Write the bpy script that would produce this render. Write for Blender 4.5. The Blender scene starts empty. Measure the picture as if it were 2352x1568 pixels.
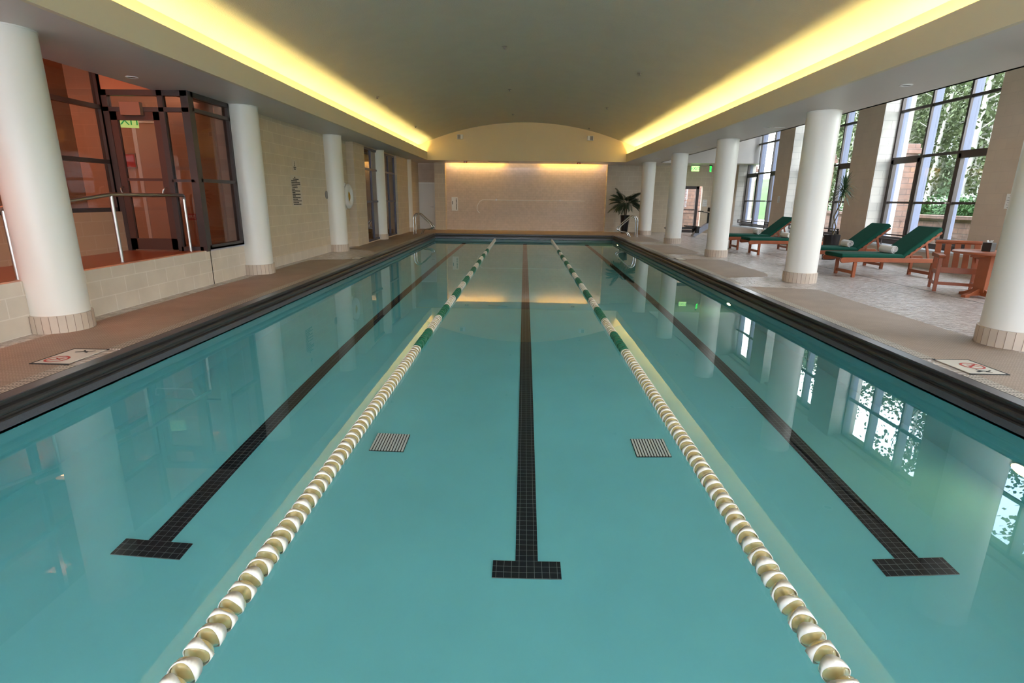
import bpy, bmesh, math, random
from mathutils import Vector, Matrix
random.seed(7)
S = bpy.context.scene
C = S.collection
PI = math.pi

# ------------------------------------------------------------------ camera
cam = bpy.data.cameras.new('camera'); cam_o = bpy.data.objects.new('camera', cam); C.objects.link(cam_o)
cam.sensor_width = 36.0; cam.sensor_fit = 'HORIZONTAL'; cam.lens = 36.0 * 1228.4 / 2352.0
cam.clip_start = 0.05; cam.clip_end = 500
_yaw, _p, _r = -.019, -.2613, .0126
F = Vector((math.sin(_yaw)*math.cos(_p), math.cos(_yaw)*math.cos(_p), math.sin(_p)))
R0 = Vector((math.cos(_yaw), -math.sin(_yaw), 0)); U0 = R0.cross(F)
R1 = R0*math.cos(_r) + U0*math.sin(_r); U1 = -R0*math.sin(_r) + U0*math.cos(_r)
M = Matrix((R1, U1, -F)).transposed().to_4x4(); M.translation = Vector((0, 0, 1.6))
cam_o.matrix_world = M
S.camera = cam_o

# ------------------------------------------------------------------ world and exposure
S.view_settings.view_transform = 'Standard'; S.view_settings.look = 'None'
S.view_settings.gamma = 1.0; S.view_settings.use_curve_mapping = False
S.view_settings.exposure = 0.62
w = bpy.data.worlds.new('daylight_sky'); S.world = w; w.use_nodes = True
nt = w.node_tree; nt.nodes.clear()
wo = nt.nodes.new('ShaderNodeOutputWorld'); bg = nt.nodes.new('ShaderNodeBackground')
tc = nt.nodes.new('ShaderNodeTexCoord'); nz = nt.nodes.new('ShaderNodeTexNoise'); cr = nt.nodes.new('ShaderNodeValToRGB')
nz.inputs['Scale'].default_value = 2.2; nz.inputs['Detail'].default_value = 5
cr.color_ramp.elements[0].position = .40; cr.color_ramp.elements[0].color = (.58, .74, 1.0, 1)
cr.color_ramp.elements[1].position = .56; cr.color_ramp.elements[1].color = (1.0, .98, 1.0, 1)
nt.links.new(tc.outputs['Generated'], nz.inputs['Vector']); nt.links.new(nz.outputs['Fac'], cr.inputs['Fac'])
nt.links.new(cr.outputs['Color'], bg.inputs['Color']); bg.inputs['Strength'].default_value = 9.0
nt.links.new(bg.outputs['Background'], wo.inputs['Surface'])

cy = S.cycles
cy.max_bounces = 10; cy.diffuse_bounces = 5; cy.glossy_bounces = 5; cy.transmission_bounces = 8; cy.transparent_max_bounces = 12
cy.caustics_refractive = True; cy.caustics_reflective = False
cy.sample_clamp_indirect = 6.0; cy.sample_clamp_direct = 0.0; cy.blur_glossy = 0.5
cy.use_denoising = True
try: cy.use_light_tree = True
except Exception: pass

def area(name, loc, rot, sx, sy, power, color, spread=PI, portal=False):
    l = bpy.data.lights.new(name, 'AREA'); l.shape = 'RECTANGLE'; l.size = sx; l.size_y = sy
    l.energy = power; l.color = color; l.spread = spread
    if portal: l.cycles.is_portal = True
    o = bpy.data.objects.new(name, l); C.objects.link(o); o.location = loc; o.rotation_euler = rot
    return o

# main dimensions (metres, water surface at z = 0)
DK = .20                      # deck level
PX, PY0, PY1 = 3.57, -1.1, 21.85
CX = 3.72                     # outer edge of the gutter
SF = 3.074                    # soffit level
XL, XR = -5.01, 8.98          # left wall, right wall (inner faces)
YB = 22.94                    # face of the end bulkhead
YF = 24.84                    # end wall
YN = -4.0                     # wall behind
WX = 9.40                     # window plane
VC, VR, VT = .055, 11.06, 4.545   # vault centre x, radius, crown
LIPL, LIPR = -3.98, 4.09
COVL, COVR = -4.30, 4.41
COLY = [5.46, 9.83, 14.22, 18.48, 22.87]
WIN = [(-2.36, 1.06), (2.16, 5.58), (6.68, 10.12), (11.2, 14.6), (15.73, 19.2), (20.3, 23.75)]

# cove lamps: tubes lying in the troughs each side of the vault
YEL = (1.0, .80, .26)
y = YN + .3
k = 0
while y < YB - .5:
    L = min(2.2, YB-.12-y)
    if not 19.4 < y < 21.0: area('cove_tube_lamp', (LIPL-.17, y+L/2, 3.20), (PI, math.radians(-8), 0), .07, L, 19, YEL)
    area('cove_tube_lamp', (LIPR+.17, y+L/2, 3.20), (PI, math.radians(8), 0), .07, L, 25, YEL)
    y += L + .06; k += 1
# slot lamps washing the end wall
area('wall_washer_lamp', (-2.1, 24.66, 3.16), (math.radians(12), 0, 0), 2.4, .05, 11, (1.0, .58, .07))
area('wall_washer_lamp', (2.0, 24.66, 3.16), (math.radians(12), 0, 0), 2.6, .05, 11, (1.0, .58, .07))
# sky portals in the window openings
for a, b in WIN:
    area('sky_portal', (WX+.12, (a+b)/2, 2.8), (0, math.radians(90), 0), 4.2, b-a, 1, (1, 1, 1), portal=True)

# ------------------------------------------------------------------ materials
def newmat(name):
    m = bpy.data.materials.new(name); m.use_nodes = True
    nt = m.node_tree; b = nt.nodes['Principled BSDF']
    return m, nt, b
def mat(name, col, rough=.6, metal=0., var=0., vscale=4., bump=0., bscale=30., spec=.5, emit=None, estr=0., trans=0., ior=1.45, alpha=1.):
    m, nt, b = newmat(name)
    b.inputs['Base Color'].default_value = (*col, 1); b.inputs['Roughness'].default_value = rough
    b.inputs['Metallic'].default_value = metal; b.inputs['Specular IOR Level'].default_value = spec
    b.inputs['Transmission Weight'].default_value = trans; b.inputs['IOR'].default_value = ior
    tcn = nt.nodes.new('ShaderNodeTexCoord')
    if var > 0:
        n = nt.nodes.new('ShaderNodeTexNoise'); n.inputs['Scale'].default_value = vscale; n.inputs['Detail'].default_value = 6
        mx = nt.nodes.new('ShaderNodeMix'); mx.data_type = 'RGBA'
        mx.inputs['A'].default_value = (*[max(0, c*(1-var)) for c in col], 1); mx.inputs['B'].default_value = (*[min(1, c*(1+var)) for c in col], 1)
        nt.links.new(tcn.outputs['Object'], n.inputs['Vector']); nt.links.new(n.outputs['Fac'], mx.inputs['Factor'])
        nt.links.new(mx.outputs['Result'], b.inputs['Base Color'])
    if bump > 0:
        n2 = nt.nodes.new('ShaderNodeTexNoise'); n2.inputs['Scale'].default_value = bscale; n2.inputs['Detail'].default_value = 4
        bp = nt.nodes.new('ShaderNodeBump'); bp.inputs['Strength'].default_value = bump; bp.inputs['Distance'].default_value = .02
        nt.links.new(tcn.outputs['Object'], n2.inputs['Vector']); nt.links.new(n2.outputs['Fac'], bp.inputs['Height'])
        nt.links.new(bp.outputs['Normal'], b.inputs['Normal'])
    if emit:
        b.inputs['Emission Color'].default_value = (*emit, 1); b.inputs['Emission Strength'].default_value = estr
    return m
def gridmat(name, col, col2, grout, bw, bh, mortar=.06, axes='XY', rough=.6, bump=.3, offset=.5, var=.0, noise=0., nscale=3., squash=1., spec=.5, rough2=None, rot=0., wave=0.):
    """blocks or tiles of bw x bh metres laid over two object axes"""
    m, nt, b = newmat(name)
    tcn = nt.nodes.new('ShaderNodeTexCoord'); sep = nt.nodes.new('ShaderNodeSeparateXYZ'); cmb = nt.nodes.new('ShaderNodeCombineXYZ')
    nt.links.new(tcn.outputs['Object'], sep.inputs[0])
    nt.links.new(sep.outputs[axes[0]], cmb.inputs['X']); nt.links.new(sep.outputs[axes[1]], cmb.inputs['Y'])
    vec = cmb.outputs[0]
    if rot:
        mp = nt.nodes.new('ShaderNodeMapping'); mp.inputs['Rotation'].default_value = (0, 0, rot); nt.links.new(vec, mp.inputs['Vector']); vec = mp.outputs['Vector']
    br = nt.nodes.new('ShaderNodeTexBrick'); br.offset = offset; br.squash = squash
    br.inputs['Scale'].default_value = 1.0; br.inputs['Brick Width'].default_value = bw; br.inputs['Row Height'].default_value = bh
    br.inputs['Mortar Size'].default_value = mortar; br.inputs['Mortar Smooth'].default_value = .2
    br.inputs['Color1'].default_value = (*col, 1); br.inputs['Color2'].default_value = (*col2, 1); br.inputs['Mortar'].default_value = (*grout, 1)
    nt.links.new(vec, br.inputs['Vector'])
    out = br.outputs['Color']
    if noise > 0:
        n = nt.nodes.new('ShaderNodeTexNoise'); n.inputs['Scale'].default_value = nscale; n.inputs['Detail'].default_value = 7
        nt.links.new(tcn.outputs['Object'], n.inputs['Vector'])
        mr = nt.nodes.new('ShaderNodeMapRange'); mr.inputs['From Min'].default_value = .3; mr.inputs['From Max'].default_value = .7
        mr.inputs['To Min'].default_value = 1-noise; mr.inputs['To Max'].default_value = 1+noise*.6
        nt.links.new(n.outputs['Fac'], mr.inputs['Value'])
        mx = nt.nodes.new('ShaderNodeVectorMath'); mx.operation = 'SCALE'
        nt.links.new(out, mx.inputs[0]); nt.links.new(mr.outputs['Result'], mx.inputs['Scale']); out = mx.outputs['Vector']
    nt.links.new(out, b.inputs['Base Color'])
    b.inputs['Roughness'].default_value = rough; b.inputs['Specular IOR Level'].default_value = spec
    if bump > 0:
        bp = nt.nodes.new('ShaderNodeBump'); bp.inputs['Strength'].default_value = bump; bp.inputs['Distance'].default_value = .004
        inv = nt.nodes.new('ShaderNodeMath'); inv.operation = 'SUBTRACT'; inv.inputs[0].default_value = 1.0
        nt.links.new(br.outputs['Fac'], inv.inputs[1]); hh = inv.outputs[0]
        if wave > 0:
            n3 = nt.nodes.new('ShaderNodeTexNoise'); n3.inputs['Scale'].default_value = 22; nt.links.new(tcn.outputs['Object'], n3.inputs['Vector'])
            ad = nt.nodes.new('ShaderNodeMath'); ad.operation = 'MULTIPLY_ADD'; ad.inputs[1].default_value = wave
            nt.links.new(n3.outputs['Fac'], ad.inputs[0]); nt.links.new(hh, ad.inputs[2]); hh = ad.outputs[0]
        nt.links.new(hh, bp.inputs['Height']); nt.links.new(bp.outputs['Normal'], b.inputs['Normal'])
    return m

BLK = (.64, .52, .385); BLK2 = (.605, .49, .365); GRT = (.73, .62, .48)
m_blk_y = gridmat('painted_block_along_pool', BLK, BLK2, GRT, .40, .20, .006, 'YZ', rough=.55, bump=.5, noise=.06)
m_blk_x = gridmat('painted_block_across', BLK, BLK2, GRT, .40, .20, .006, 'XZ', rough=.55, bump=.5, noise=.06)
m_low_y = gridmat('pale_block_low_wall', (.69, .59, .49), (.66, .565, .47), (.78, .69, .60), .40, .20, .007, 'YZ', rough=.5, bump=.6, noise=.08)
m_niche = gridmat('narrow_split_block', (.66, .53, .45), (.62, .50, .42), (.54, .43, .36), .20, .10, .004, 'XZ', rough=.65, bump=.5, noise=.07, nscale=9)
m_end = gridmat('end_wall_block', (.50, .38, .30), (.47, .36, .285), (.44, .33, .26), .40, .20, .005, 'XZ', rough=.6, bump=.3, noise=.08)
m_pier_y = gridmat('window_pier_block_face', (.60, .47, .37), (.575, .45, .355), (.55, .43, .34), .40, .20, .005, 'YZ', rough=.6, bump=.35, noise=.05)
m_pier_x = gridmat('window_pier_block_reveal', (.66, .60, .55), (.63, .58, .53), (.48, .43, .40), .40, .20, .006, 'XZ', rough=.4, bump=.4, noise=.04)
m_plaster = mat('grey_ceiling_plaster', (.47, .45, .40), .9, var=.07, vscale=2.2, bump=.25, bscale=50)
m_white = mat('white_paint', (.74, .72, .69), .5, var=.03, vscale=3)
m_soffit = mat('soffit_paint', (.62, .56, .53), .42, var=.03, vscale=2)
m_lip = mat('cream_soffit_face_paint', (.68, .58, .43), .55, var=.03, vscale=2)
m_bulk = mat('cream_bulkhead_paint', (.76, .60, .36), .6, var=.04, vscale=1.5, bump=.1, bscale=60)
m_column = mat('white_column_paint', (.80, .76, .70), .32, var=.02, vscale=2)
m_floor = gridmat('glazed_hand_cut_deck_tile', (.62, .53, .48), (.55, .46, .42), (.44, .37, .33), .105, .052, .004, 'XY', rough=.20, bump=1.0, noise=.22, nscale=9, wave=5.0, spec=.6, rot=.0)
m_mosaic = gridmat('brown_mosaic_deck_tile', (.46, .355, .29), (.43, .33, .27), (.27, .195, .15), .027, .027, .0042, 'XY', rough=.62, bump=.25, offset=0, noise=.10, nscale=2.5, spec=.3)
m_edge = gridmat('pale_edge_tile_with_dark_studs', (.60, .53, .46), (.60, .53, .46), (.14, .11, .09), .060, .028, .006, 'YX', rough=.5, bump=.2, offset=0)
m_marker = mat('white_marker_tile', (.66, .60, .53), .4, var=.05)
m_granite = mat('black_granite', (.040, .036, .036), .30, var=.3, vscale=60)
m_granite2 = mat('grey_granite_lip', (.075, .07, .085), .28, var=.3, vscale=60)
m_basin = mat('turquoise_pool_plaster', (.20, .60, .65), .9, var=.10, vscale=1.3, spec=.1)
m_lane = gridmat('black_tile_pale_grout', (.010, .012, .017), (.012, .013, .018), (.24, .27, .27), .0475, .0475, .0012, 'XY', rough=.5, bump=0, offset=0, spec=.1)
m_green = mat('green_canvas', (.006, .062, .040), .85, var=.15, vscale=12, bump=.1, bscale=90, spec=.2)
m_wood = mat('reddish_teak', (.29, .072, .024), .4, var=.25, vscale=9, bump=.05)
m_towel = mat('white_terry_towel', (.86, .80, .77), .95, var=.04, vscale=20, bump=.15, bscale=160)
m_steel = mat('polished_steel', (.62, .60, .60), .16, metal=1)
m_brsteel = mat('brushed_steel_rail', (.50, .46, .44), .28, metal=1)
m_bronze = mat('dark_bronze_frame', (.075, .060, .058), .38, metal=.3, var=.1)
m_alu = mat('pale_window_mullion', (.19, .21, .32), .5, metal=.0)
m_blackpot = mat('black_glazed_pot', (.012, .010, .011), .3)
m_leaf = mat('dark_palm_leaf', (.020, .042, .022), .5, var=.3, vscale=6)
m_leaf2 = mat('dracaena_leaf', (.03, .07, .025), .45, var=.3, vscale=6)
m_stem = mat('plant_stem', (.16, .12, .07), .8)
m_soil = mat('soil', (.03, .02, .015), .95)
m_wplastic = mat('white_plastic', (.80, .79, .78), .35)
m_fl_white = mat('white_float_plastic', (.82, .78, .72), .3)
m_fl_green = mat('dark_green_float_plastic', (.012, .16, .085), .35)
m_fl_clear = mat('yellowed_clear_float_plastic', (.84, .68, .34), .08, trans=.65, ior=1.25)
m_cable = mat('lane_cable', (.25, .25, .24), .5, metal=.6)
m_black = mat('black_plastic', (.012, .012, .013), .4)
m_greymetal = mat('silver_grey_shell', (.42, .43, .50), .35, metal=.4)
m_red = mat('red_plastic', (.42, .015, .012), .4)
m_gold = mat('amber_rope_coil', (.62, .33, .03), .6, bump=.4, bscale=60)
m_gdisc = mat('grey_metal_disc', (.27, .25, .24), .5, metal=.3)
m_ink = mat('black_ink', (.02, .02, .02), .7)
m_redink = mat('red_ink', (.50, .04, .03), .6)
m_paper = mat('white_paper', (.78, .76, .74), .8)
m_lino = mat('terracotta_landing_tile', (.26, .095, .045), .3, var=.12, vscale=5)
m_peach = mat('peach_lobby_paint', (.60, .27, .13), .7, var=.03)
m_peachblk = gridmat('peach_lobby_block', (.50, .31, .20), (.48, .30, .195), (.54, .35, .24), .40, .20, .006, 'XZ', rough=.6, bump=.3)
m_peachblk_y = gridmat('peach_lobby_block_side', (.50, .31, .20), (.48, .30, .195), (.54, .35, .24), .40, .20, .006, 'YZ', rough=.6, bump=.3)
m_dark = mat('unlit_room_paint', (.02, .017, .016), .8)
m_stone = gridmat('red_sandstone_ashlar', (.27, .15, .115), (.20, .12, .10), (.13, .09, .08), .45, .17, .012, 'YZ', rough=.9, bump=.8, noise=.25, nscale=6)
m_stone_x = gridmat('red_sandstone_ashlar_side', (.27, .15, .115), (.20, .12, .10), (.13, .09, .08), .45, .17, .012, 'XZ', rough=.9, bump=.8, noise=.25, nscale=6)
m_grass = mat('hillside_grass', (.045, .105, .022), .95, var=.5, vscale=1.6, bump=.5, bscale=5)
m_bark = mat('pale_aspen_bark', (.48, .47, .42), .9, var=.4, vscale=3)
m_tleaf = mat('aspen_leaf', (.085, .115, .045), .7, var=.4, vscale=1.2)
m_shrub = mat('flowering_shrub_leaf', (.035, .10, .025), .8, var=.4, vscale=3)
m_flower = mat('white_flower_petal', (.55, .56, .50), .8)
m_path = mat('concrete_path', (.30, .29, .28), .9, var=.1)
m_exitg = mat('exit_glow', (.02, .2, .05), .5, emit=(.62, 1.0, .35), estr=1.0)
m_exitgreen = mat('exit_green_letters', (.0, .12, .03), .5, emit=(.0, .35, .08), estr=1.0)
m_exitside = mat('green_exit_side_glow', (.02, .5, .05), .5, emit=(.03, 1.0, .08), estr=1.6)
m_lens = mat('pool_lamp_lens', (.9, .8, .4), .3, emit=(1.0, .62, .22), estr=38)
m_slot = mat('amber_slot_diffuser', (.9, .6, .2), .4, emit=(1.0, .62, .08), estr=.9)
m_lobbydoor = mat('peach_door_paint', (.52, .34, .25), .5)
m_sconce = mat('amber_sconce_glass', (.8, .4, .1), .4, emit=(1.0, .42, .08), estr=.35)
m_lobbylamp = mat('lobby_lamp_glass', (.9, .6, .4), .4, emit=(1.0, .50, .25), estr=2.5)

# glass: a thin clear pane that lets daylight straight through and mirrors at grazing angles
def glass(name, tint, refl=1.0):
    m = bpy.data.materials.new(name); m.use_nodes = True; nt = m.node_tree; nt.nodes.clear()
    o = nt.nodes.new('ShaderNodeOutputMaterial'); mx = nt.nodes.new('ShaderNodeMixShader'); t = nt.nodes.new('ShaderNodeBsdfTransparent')
    g = nt.nodes.new('ShaderNodeBsdfGlossy'); fr = nt.nodes.new('ShaderNodeMath'); fr.operation = 'MULTIPLY_ADD'; fr.inputs[1].default_value = .96; fr.inputs[2].default_value = .04
    lw = nt.nodes.new('ShaderNodeLayerWeight'); lw.inputs['Blend'].default_value = .5; pw = nt.nodes.new('ShaderNodeMath'); pw.operation = 'POWER'; pw.inputs[1].default_value = 5
    nt.links.new(lw.outputs['Facing'], pw.inputs[0]); nt.links.new(pw.outputs[0], fr.inputs[0])
    g.inputs['Roughness'].default_value = .01; t.inputs['Color'].default_value = (*tint, 1)
    g.inputs['Color'].default_value = (refl, refl, refl, 1)
    nt.links.new(fr.outputs[0], mx.inputs[0]); nt.links.new(t.outputs[0], mx.inputs[1]); nt.links.new(g.outputs[0], mx.inputs[2]); nt.links.new(mx.outputs[0], o.inputs[0])
    return m
m_glass = glass('window_glass', (.93, .96, .95))
m_glassd = glass('lobby_glass', (.68, .57, .50))
# water: refracting surface with the faintest swell
m_water, ntw, bw_ = newmat('pool_water')
ntw.nodes.remove(bw_); ow = ntw.nodes['Material Output']
gl = ntw.nodes.new('ShaderNodeBsdfGlass'); gl.inputs['IOR'].default_value = 1.333; gl.inputs['Roughness'].default_value = 0.0; gl.inputs['Color'].default_value = (.96, 1.0, 1.0, 1)
tcw = ntw.nodes.new('ShaderNodeTexCoord'); nw = ntw.nodes.new('ShaderNodeTexNoise'); nw.inputs['Scale'].default_value = 1.1; nw.inputs['Detail'].default_value = 2
bpw = ntw.nodes.new('ShaderNodeBump'); bpw.inputs['Strength'].default_value = .006; bpw.inputs['Distance'].default_value = .1
ntw.links.new(tcw.outputs['Object'], nw.inputs['Vector']); ntw.links.new(nw.outputs['Fac'], bpw.inputs['Height'])
ntw.links.new(bpw.outputs['Normal'], gl.inputs['Normal']); ntw.links.new(gl.outputs[0], ow.inputs['Surface'])

# ------------------------------------------------------------------ mesh helpers
class MB:
    def __init__(s): s.v = []; s.f = []; s.mi = []; s.m = 0
    def add(s, vs, fs, mi=None):
        n = len(s.v); s.v += [tuple(v) for v in vs]; s.f += [tuple(n+i for i in f) for f in fs]; s.mi += [s.m if mi is None else mi]*len(fs); return s
    def box(s, a, b, mi=None):
        x0, y0, z0 = [min(p, q) for p, q in zip(a, b)]; x1, y1, z1 = [max(p, q) for p, q in zip(a, b)]
        return s.add([(x0,y0,z0),(x1,y0,z0),(x1,y1,z0),(x0,y1,z0),(x0,y0,z1),(x1,y0,z1),(x1,y1,z1),(x0,y1,z1)],
                     [(0,3,2,1),(4,5,6,7),(0,1,5,4),(1,2,6,5),(2,3,7,6),(3,0,4,7)], mi)
    def quad(s, a, b, c, d, mi=None): return s.add([a,b,c,d], [(0,1,2,3)], mi)
    def prism(s, prof, axis, lo, hi, mi=None):
        """extrude a closed 2D profile; axis 'y': prof=(x,z); 'x': prof=(y,z); 'z': prof=(x,y)"""
        n = len(prof)
        def P(p, t): return {'y': (p[0], t, p[1]), 'x': (t, p[0], p[1]), 'z': (p[0], p[1], t)}[axis]
        vs = [P(p, lo) for p in prof] + [P(p, hi) for p in prof]
        fs = [tuple(range(n)), tuple(reversed(range(n, 2*n)))] + [(i, n+i, n+(i+1) % n, (i+1) % n) for i in range(n)]
        return s.add(vs, fs, mi)
    def lathe(s, prof, c=(0,0,0), seg=32, mi=None, axis='z', cap=True):
        n = len(prof); vs = []; fs = []
        for i in range(seg):
            a = 2*PI*i/seg; ca, sa = math.cos(a), math.sin(a)
            for r, h in prof:
                if axis == 'z': vs.append((c[0]+r*ca, c[1]+r*sa, c[2]+h))
                elif axis == 'x': vs.append((c[0]+h, c[1]+r*ca, c[2]+r*sa))
                else: vs.append((c[0]+r*ca, c[1]+h, c[2]+r*sa))
        for i in range(seg):
            j = (i+1) % seg
            for k in range(n-1): fs.append((i*n+k, j*n+k, j*n+k+1, i*n+k+1))
        if cap:
            fs.append(tuple(i*n for i in reversed(range(seg)))); fs.append(tuple(i*n+n-1 for i in range(seg)))
        return s.add(vs, fs, mi)
    def tube(s, pts, r, seg=12, mi=None, rs=None):
        pts = [Vector(p) for p in pts]; n = len(pts); vs = []; fs = []; up = None
        for i, p in enumerate(pts):
            t = (pts[min(i+1, n-1)] - pts[max(i-1, 0)]).normalized()
            if up is None: up = Vector((0,0,1)) if abs(t.z) < .9 else Vector((1,0,0))
            a = t.cross(up); a = a.normalized() if a.length > 1e-6 else Vector((1,0,0)); b = a.cross(t).normalized(); up = b
            rr = rs[i] if rs else r
            for k in range(seg):
                q = 2*PI*k/seg; vs.append(p + a*rr*math.cos(q) + b*rr*math.sin(q))
        for i in range(n-1):
            for k in range(seg): fs.append((i*seg+k, i*seg+(k+1) % seg, (i+1)*seg+(k+1) % seg, (i+1)*seg+k))
        fs.append(tuple(reversed(range(seg)))); fs.append(tuple((n-1)*seg+k for k in range(seg)))
        return s.add(vs, fs, mi)
    def build(s, name, mats, parent=None, smooth=False, bevel=0., loc=None, segs=2):
        me = bpy.data.meshes.new(name); me.from_pydata(s.v, [], s.f)
        for m in (mats if isinstance(mats, (list, tuple)) else [mats]): me.materials.append(m)
        for p, i in zip(me.polygons, s.mi): p.material_index = i; p.use_smooth = smooth
        bm = bmesh.new(); bm.from_mesh(me); bmesh.ops.recalc_face_normals(bm, faces=bm.faces); bm.to_mesh(me); bm.free()
        o = bpy.data.objects.new(name, me); C.objects.link(o)
        if parent: o.parent = parent
        if loc: o.location = loc
        if bevel > 0:
            bv = o.modifiers.new('bevel', 'BEVEL'); bv.width = bevel; bv.segments = segs; bv.limit_method = 'ANGLE'; bv.angle_limit = math.radians(40)
        if smooth:
            try:
                me.shade_smooth(); 
                for e in me.edges: pass
                me.set_sharp_from_angle(angle=math.radians(40))
            except Exception: pass
        return o
def fillet(pts, r, n=6):
    """round the corners of a 3D polyline"""
    P = [Vector(p) for p in pts]; out = [P[0]]
    for i in range(1, len(P)-1):
        a = (P[i-1]-P[i]); b = (P[i+1]-P[i]); d = min(r, a.length*.49, b.length*.49)
        s_, e_ = P[i]+a.normalized()*d, P[i]+b.normalized()*d
        for k in range(n+1):
            t = k/n; out.append(s_*(1-t)**2 + P[i]*2*t*(1-t) + e_*t*t)
    out.append(P[-1]); return out
def tag(o, label, cat, group=None, kind=None):
    o['label'] = label; o['category'] = cat
    if group: o['group'] = group
    if kind: o['kind'] = kind
    return o
def thing(name, label, cat, loc=(0,0,0), rz=0., group=None):
    o = bpy.data.objects.new(name, None); C.objects.link(o); o.location = loc; o.rotation_euler = (0,0,rz); o.empty_display_size = .1
    return tag(o, label, cat, group)
def struct(o): o['kind'] = 'structure'; return o
def copy_tree(o, parent=None):
    c = o.copy(); C.objects.link(c); c.parent = parent
    for ch in [x for x in KIDS.get(o.name, [])]: copy_tree(ch, c)
    return c
KIDS = {}
def scan_kids():
    KIDS.clear()
    for x in bpy.data.objects:
        if x.parent: KIDS.setdefault(x.parent.name, []).append(x)
def dup(o, loc, rz=None, label=None, group=None):
    scan_kids(); c = copy_tree(o); c.location = loc
    if rz is not None: c.rotation_euler = (0,0,rz)
    if label: c['label'] = label
    if group: c['group'] = group
    return c
def text(name, body, size, m, loc, rot, parent=None, ext=.002, align='CENTER'):
    cu = bpy.data.curves.new(name, 'FONT'); cu.body = body; cu.size = size; cu.extrude = ext; cu.align_x = align; cu.align_y = 'CENTER'
    cu.materials.append(m); o = bpy.data.objects.new(name, cu); C.objects.link(o); o.location = loc; o.rotation_euler = rot
    bpy.context.view_layer.update()
    me = bpy.data.meshes.new_from_object(o.evaluated_get(bpy.context.evaluated_depsgraph_get())); bpy.data.objects.remove(o); bpy.data.curves.remove(cu)
    o = bpy.data.objects.new(name, me); C.objects.link(o); o.location = loc; o.rotation_euler = rot
    if parent: o.parent = parent
    return o

# ------------------------------------------------------------------ pool
D_ = -1.12
b = MB()
b.quad((-PX,PY0,D_),(PX,PY0,D_),(PX,PY1,D_),(-PX,PY1,D_))
for a_, c_ in (((-PX,PY0),(PX,PY0)),((PX,PY0),(PX,PY1)),((PX,PY1),(-PX,PY1)),((-PX,PY1),(-PX,PY0))):
    b.quad((*a_,D_),(*c_,D_),(*c_,.06),(*a_,.06))
struct(b.build('floor_pool_basin', m_basin))
b = MB(); NX, NY = 6, 16
for i in range(NX+1):
    for j in range(NY+1): b.v.append((-PX+2*PX*i/NX, PY0+(PY1-PY0)*j/NY, 0))
for i in range(NX):
    for j in range(NY): b.f.append((i*(NY+1)+j, (i+1)*(NY+1)+j, (i+1)*(NY+1)+j+1, i*(NY+1)+j+1)); b.mi.append(0)
wo_ = b.build('pool_water', m_water, smooth=True)
tag(wo_, 'still turquoise water filling the three lane swimming pool', 'water', kind='stuff')
# gutter: lip at the water, trough, outer curb
def gutter_profile(s, x):   # s: outward direction
    return [(x+s*a, b_) for a, b_ in ((0, -.02), (0, .070), (.012, .078), (.034, .080), (.034, .100), (.012, .104), (.004, .112), (.001, .126), (.004, .140), (.012, .150), (.026, .154), (.055, .158), (.055, .184), (.026, .188), (.024, DK-.003), (.028, DK+.001), (.15, DK+.001), (.15, -.02))]
def gutter_parts(name, s, x, lo, hi, axis):
    g = MB(); pr = gutter_profile(s, x); g.prism(pr, axis, lo, hi)
    o = g.build(name, [m_granite], smooth=False)
    n = 0
    g2 = MB(); e = .0015
    g2.prism([(x-s*e, .012), (x-s*e, .070), (x+s*.0, .070), (x+s*.0, .012)], axis, lo, hi); g2.build('lip_facing', m_granite2, parent=o)
    g3 = MB(); g3.prism([(x+s*.032, DK), (x+s*.032, DK+.005), (x+s*.148, DK+.005), (x+s*.148, DK)], axis, lo, hi); g3.build('curb_cap', m_granite2, parent=o)
    return struct(o)
gutter_parts('trim_1', -1, -PX, PY0-.15, PY1+.15, 'y')
gutter_parts('trim_2', 1, PX, PY0-.15, PY1+.15, 'y')
gutter_parts('trim_3', 1, PY1, -PX-.001, PX+.001, 'x')
gutter_parts('trim_4', -1, PY0, -PX-.001, PX+.001, 'x')

# lane lines on the bottom
for i, (x, lab) in enumerate(((-2.30, 'black tiled lane line with T end on the pool bottom, nearest the left side'), (.055, 'black tiled lane line with T end running down the middle of the pool bottom'), (2.43, 'black tiled lane line with T end on the pool bottom, nearest the windows'))):
    b = MB(); z = .008
    hw = .07125
    prof = [(-.21375, 0), (.21375, 0), (.21375, .1425), (hw, .1425), (hw, 18.24), (-hw, 18.24), (-hw, .1425), (-.21375, .1425)]
    b.prism(prof, 'z', 0, z)
    o = b.build('lane_line', m_lane, loc=(x, 2.79, D_)); tag(o, lab, 'lane line', 'black lane lines on the pool bottom')
# drain grates
def grate(x, lab):
    t = thing('drain_grate', lab, 'drain', (x, 4.29, D_), 0, 'drain grates in the pool bottom')
    b = MB(); b.box((-.147,-.147,0), (.147,.147,.008)); b.build('grate_recess', m_black, t)
    b = MB()
    for i in range(12):
        xx = -.135 + i*.0245; b.box((xx-.0075, -.143, .008), (xx+.0075, .143, .016))
    b.build('grate_bars', m_wplastic, t)
    return t
grate(-1.142, 'square white slatted drain grate on the pool bottom left of the middle line')
grate(1.137, 'square white slatted drain grate on the pool bottom right of the middle line')
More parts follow.
